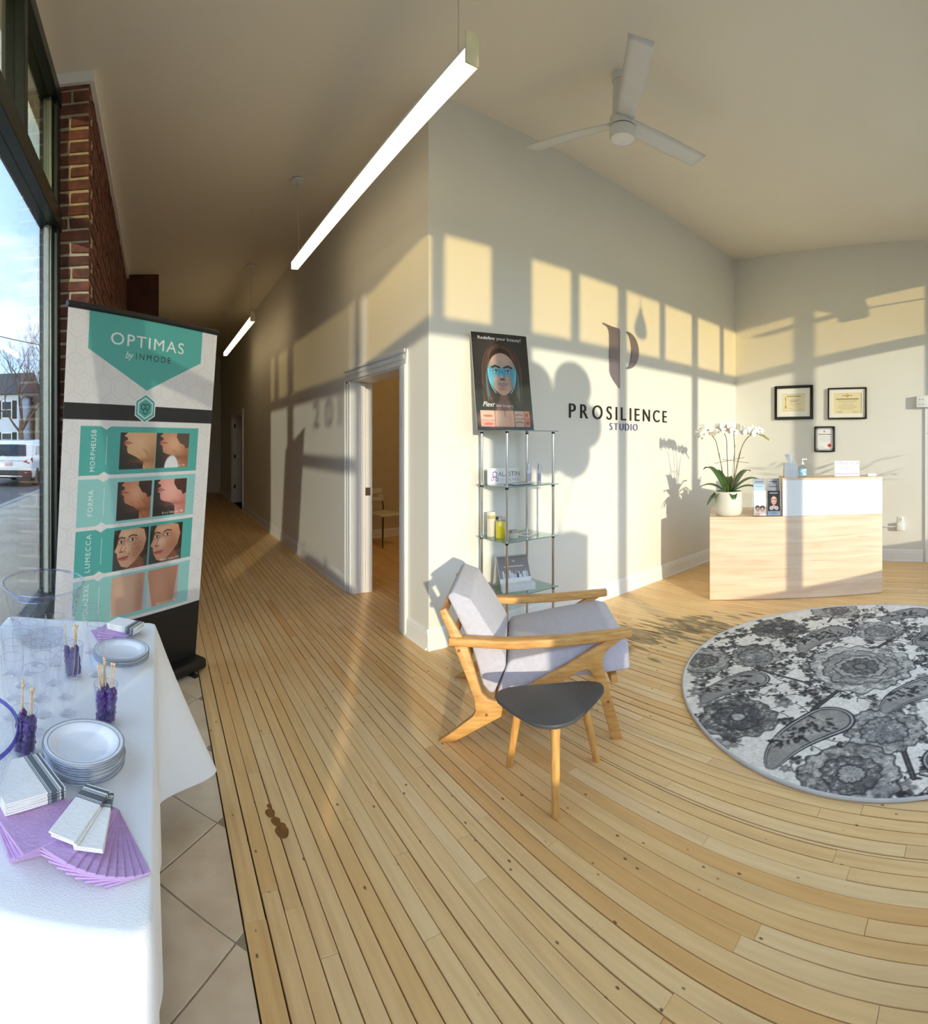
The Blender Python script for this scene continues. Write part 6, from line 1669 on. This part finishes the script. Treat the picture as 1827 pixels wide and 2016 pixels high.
# ---- white SUV parked beyond the kerb, tail towards the window
M_car = pm('white_car_paint', (238, 238, 236), 0.2, var=0.01, coat=0.8)
M_cglass = pm('car_glass', (36, 42, 50), 0.08, coat=0.5)
M_red = pm('tail_light_red', (176, 28, 30), 0.2, coat=0.5)
M_rub = pm('tyre_rubber', (26, 26, 27), 0.85)
sv = thing('suv_car', 'white SUV parked outside, seen through the left window', 'car', (-5.47, 18.7, -0.17))
side = [(0.0, 0.48), (-0.04, 0.62), (0.0, 0.95), (0.06, 1.10), (0.30, 1.62), (0.46, 1.72), (1.2, 1.77), (2.2, 1.72), (2.75, 1.55), (3.35, 1.12), (4.2, 1.02), (4.52, 0.85), (4.58, 0.5), (4.45, 0.30), (0.2, 0.30)]
ob('body', MB().extr([(-0.90, y, z) for y, z in side], (1.80, 0, 0)), M_car, sv, bevel=0.09, seg=4)
ob('rear_window', MB().extr([(-0.66, 0.085, 1.13), (0.66, 0.085, 1.13), (0.60, 0.275, 1.57), (-0.60, 0.275, 1.57)], (0, -0.03, 0.01)), M_cglass, sv, bevel=0.01)
for s in (-1, 1):
    ob('tail_light', MB().extr([(s*0.55, 0.02, 0.94), (s*0.91, 0.10, 1.10), (s*0.91, 0.10, 0.92), (s*0.80, 0.01, 0.86)], (0, -0.035, 0)), M_red, sv, bevel=0.01)
    ob('reflector', MB().box(s*0.72-0.09, s*0.72+0.09, -0.075, -0.05, 0.50, 0.56), M_red, sv, bevel=0.005)
    ob('side_window', MB().extr([(s*0.902, 0.55, 1.18), (s*0.902, 2.9, 1.18), (s*0.885, 2.55, 1.56), (s*0.885, 0.7, 1.60)], (s*0.012, 0, 0)), M_cglass, sv)
    for y in (0.85, 3.65):
        w = ob('wheel', MB().lathe([(0.0001, -0.11), (0.20, -0.11), (0.33, -0.10), (0.345, -0.06), (0.345, 0.06), (0.33, 0.10), (0.20, 0.11), (0.0001, 0.11)], 28), M_rub, sv, smooth=True)
        w.location = (s*0.82, y, 0.345); w.rotation_euler = (0, PI/2, 0)
ob('bumper', MB().box(-0.88, 0.88, -0.07, 0.10, 0.32, 0.62), pm('dark_bumper', (56, 54, 54), 0.6), sv, bevel=0.04, seg=3)
ob('skid_trim', MB().box(-0.55, 0.55, -0.085, -0.06, 0.36, 0.42), M_steel, sv, bevel=0.01)
ob('licence_plate', MB().box(-0.16, 0.16, -0.03, -0.012, 0.78, 0.93), pm('plate_white', (226, 222, 220), 0.4, col2=(206, 150, 150), scale=40), sv, bevel=0.004)
ob('hatch_seam', MB().box(-0.70, 0.70, -0.032, -0.028, 0.965, 0.975), M_black, sv)

# ---- houses across the street
M_clap = pm('pale_clapboard', (214, 222, 234), 0.8, var=0.04, scale=3, stretch=(0.2, 0.2, 8))
M_clap2 = pm('cream_clapboard', (222, 208, 176), 0.8, var=0.05, scale=3, stretch=(0.2, 0.2, 8))
M_roof = pm('grey_shingle', (96, 92, 92), 0.9, var=0.15, scale=6)
M_shut = pm('black_shutter', (30, 34, 36), 0.6)
def house(x, y, w, d, h, mat, lab, cols, rows):
    t = thing('house', lab, 'house', (x, y, -0.15))
    ob('wall', MB().box(0, w, 0, d, 0, h), mat, t)
    ob('roof', MB().extr([(-0.3, -0.4, h), (-0.3, d/2, h+2.6), (-0.3, d+0.4, h)], (w+0.6, 0, 0)), M_roof, t)
    for r_ in range(rows):
        for c_ in range(cols):
            wx, wz = (c_+0.5)*w/cols, 0.9+r_*2.9
            f = ob('window', MB().box(wx-0.5, wx+0.5, -0.05, 0.02, wz, wz+1.6), M_trim, t)
            ob('pane', MB().box(wx-0.42, wx+0.42, -0.07, -0.05, wz+0.08, wz+0.77), M_cglass, f)
            ob('pane', MB().box(wx-0.42, wx+0.42, -0.07, -0.05, wz+0.83, wz+1.52), M_cglass, f)
            for s in (-1, 1): ob('shutter', MB().box(wx+s*0.74-0.2, wx+s*0.74+0.2, -0.05, -0.005, wz-0.03, wz+1.63), M_shut, t)
house(-21.5, 46, 9.0, 10, 6.0, M_clap, 'pale blue-white house with black shutters beyond the SUV', 4, 2)
house(-11.9, 50, 6.0, 9, 5.6, M_clap2, 'cream house to the right of the pale one', 2, 2)

# ---- bare trees
M_bark = pm('grey_bark', (120, 104, 88), 0.9, col2=(84, 72, 62), scale=10, bump=0.4)
def bare_tree(x, y, h, seed, lab):
    t = thing('bare_tree', lab, 'tree', (x, y, -0.15)); r_ = random.Random(seed)
    trunk = [(0, 0, 0), (0.06, 0.02, h*0.12), (-0.04, 0.05, h*0.24), (0.05, 0.0, h*0.34)]
    ob('trunk', MB().tube(trunk, [h*0.028, h*0.022, h*0.019, h*0.015], 10), M_bark, t, smooth=True)
    m = MB()
    def grow(p, d, L, rad, dep):
        pts = [p]; q = p.copy(); dd = d.copy()
        for k in range(3):
            dd = (dd + Vector((r_.uniform(-.25, .25), r_.uniform(-.25, .25), r_.uniform(-.05, .22)))).normalized(); q = q + dd*(L/3); pts.append(q.copy())
        m.tube([tuple(z_) for z_ in pts], [rad, rad*0.85, rad*0.7, rad*0.5], 5 if dep < 3 else 4, cap=False)
        if dep >= 5: return
        for k in range(r_.choice((2, 3)) if dep < 4 else 3):
            nd = (dd + Vector((r_.uniform(-.9, .9), r_.uniform(-.9, .9), r_.uniform(-.25, .7)))).normalized()
            grow(pts[-1 if k else 2], nd, L*r_.uniform(.62, .82), rad*0.55, dep+1)
    for k in range(5):
        a = 2*PI*k/5+r_.random(); grow(Vector(trunk[-1 if k % 2 else 2]), Vector((math.cos(a)*.6, math.sin(a)*.6, 0.9)).normalized(), h*0.24, h*0.010, 0)
    ob('branches', m, M_bark, t, smooth=True)
bare_tree(-9.6, 36, 9.5, 3, 'bare street tree before the pale house')
bare_tree(-8.0, 44, 12.0, 9, 'taller bare tree right of the pale house')
# ---- overhead cable with a dark coupling
pts = [(-9.0+7.0*k/12, 12+10*k/12, 6.1-0.5*math.sin(PI*k/12)-0.9*k/12) for k in range(13)]
t = thing('overhead_cable', 'dark overhead cable outside against the sky', 'cable', pts[0])
lp = [tuple(Vector(p)-Vector(pts[0])) for p in pts]
ob('wire', MB().tube(lp, 0.014, 6), M_black, t, smooth=True)
i = 5; ob('coupling', MB().tube([lp[i], tuple(Vector(lp[i])*0.9+Vector(lp[i+1])*0.1), tuple(Vector(lp[i])*0.45+Vector(lp[i+1])*0.55)], [0.05, 0.075, 0.045], 8), M_black, t, smooth=True)

# ================================================================== things out of frame by the street window that throw the shadows on the walls
fan((5.62, -0.30), math.radians(75), 'second white ceiling fan hanging by the street window near the right wall', 0.2)
t = thing('pendant_lamp', 'white teardrop pendant lamp hanging by the street window', 'lamp', (2.62, -0.35, 0))
zb = 3.18
ob('shade', MB().lathe([(0.0001, zb), (0.06, zb+0.01), (0.098, zb+0.06), (0.10, zb+0.11), (0.075, zb+0.19), (0.03, zb+0.27), (0.018, zb+0.33)], 24), M_white, t, smooth=True)
ob('cord', MB().tube([(0, 0, zb+0.32), (0, 0, H_C)], 0.006, 6), M_black, t)
# balloons tied to a box on a stand
M_bal = pm('white_balloon', (236, 232, 234), 0.35, coat=0.3)
M_box = pm('kraft_box', (200, 180, 150), 0.8)
bx0, by0 = 1.30, -0.42
t = thing('balloon_bunch', 'bunch of white balloons on ribbons by the street window', 'balloons', (bx0+0.12, by0, 1.30))
for dx, dz, r_ in ((-0.30, 1.27, 0.22), (0.14, 1.33, 0.22), (-0.40, 0.92, 0.21), (0.30, 0.98, 0.21), (-0.04, 1.04, 0.26), (-0.16, 0.74, 0.20), (0.20, 0.70, 0.21)):
    yb = 0.08*math.sin(dx*40)
    b_ = ob('balloon', MB().ball((dx, yb, dz), r_, 20, 14, 1.0), M_bal, t, smooth=True)
    ob('ribbon', MB().tube([(dx, yb, dz-r_), (dx*0.4, 0, (dz-r_)*0.5), (0, 0, 0.002)], 0.003, 5), M_white, b_)
t = thing('gift_box', 'kraft gift box on a white plinth holding the balloon ribbons', 'box', (bx0+0.12, by0, 0))
ob('plinth', MB().box(-0.22, 0.22, -0.18, 0.18, 0, 0.75), M_dwhite, t, bevel=0.004)
ob('carton', MB().box(-0.27, 0.27, -0.2, 0.2, 0.75, 1.30), M_box, t, bevel=0.004)
# leafy potted palm by the right wall
t = thing('potted_palm', 'leafy palm in a cream pot by the street window', 'plant', (5.50, 0.02, 0))
ob('pot', MB().lathe([(0.0001, 0.0), (0.15, 0.0), (0.19, 0.38), (0.17, 0.38), (0.165, 0.33), (0.0001, 0.33)], 28), M_pot, t, smooth=True)
rp = random.Random(3)
for k in range(11):
    a = 2*PI*k/11+rp.random()*0.4; up = rp.uniform(0.8, 1.5); ln = rp.uniform(0.3, 0.55); m = MB(); pts = []
    for q in range(9):
        s = q/8; pts.append(Vector((math.cos(a)*ln*s**1.2, math.sin(a)*ln*s**1.2, 0.36+up*s+0.25*s-0.55*s**3)))
    m.tube([tuple(p) for p in pts], [0.008*(1-0.8*i/8) for i in range(9)], 5)
    for q in range(3, 9):
        for s in (-1, 1):
            d = (pts[q]-pts[q-1]).normalized(); n = Vector((-math.sin(a), math.cos(a), 0)); tip = pts[q]+d*0.13+n*s*0.16+Vector((0, 0, -0.03)); b = pts[q]
            m.add([tuple(b), tuple((b+tip)/2+d*0.016), tuple(tip), tuple((b+tip)/2-d*0.016)], [(0, 1, 2, 3)])
    ob('frond', m, M_leaf, t)

# ---- added lamp, out of view, that brightens the side room
t = thing('side_room_fill_lamp', 'added lamp out of view that brightens the room behind the doorway', 'lamp', (3.9, 5.4, H_C))
ob('base', MB().lathe([(0.20, 0), (0.20, -0.03), (0.0001, -0.03)], 28), M_white, t, smooth=True)
ob('diffuser', MB().lathe([(0.19, -0.031), (0.15, -0.075), (0.0001, -0.09)], 28), pm('warm_diffuser', (255, 244, 220), 0.5, emit=(255, 214, 150), estr=16.0), t, smooth=True)
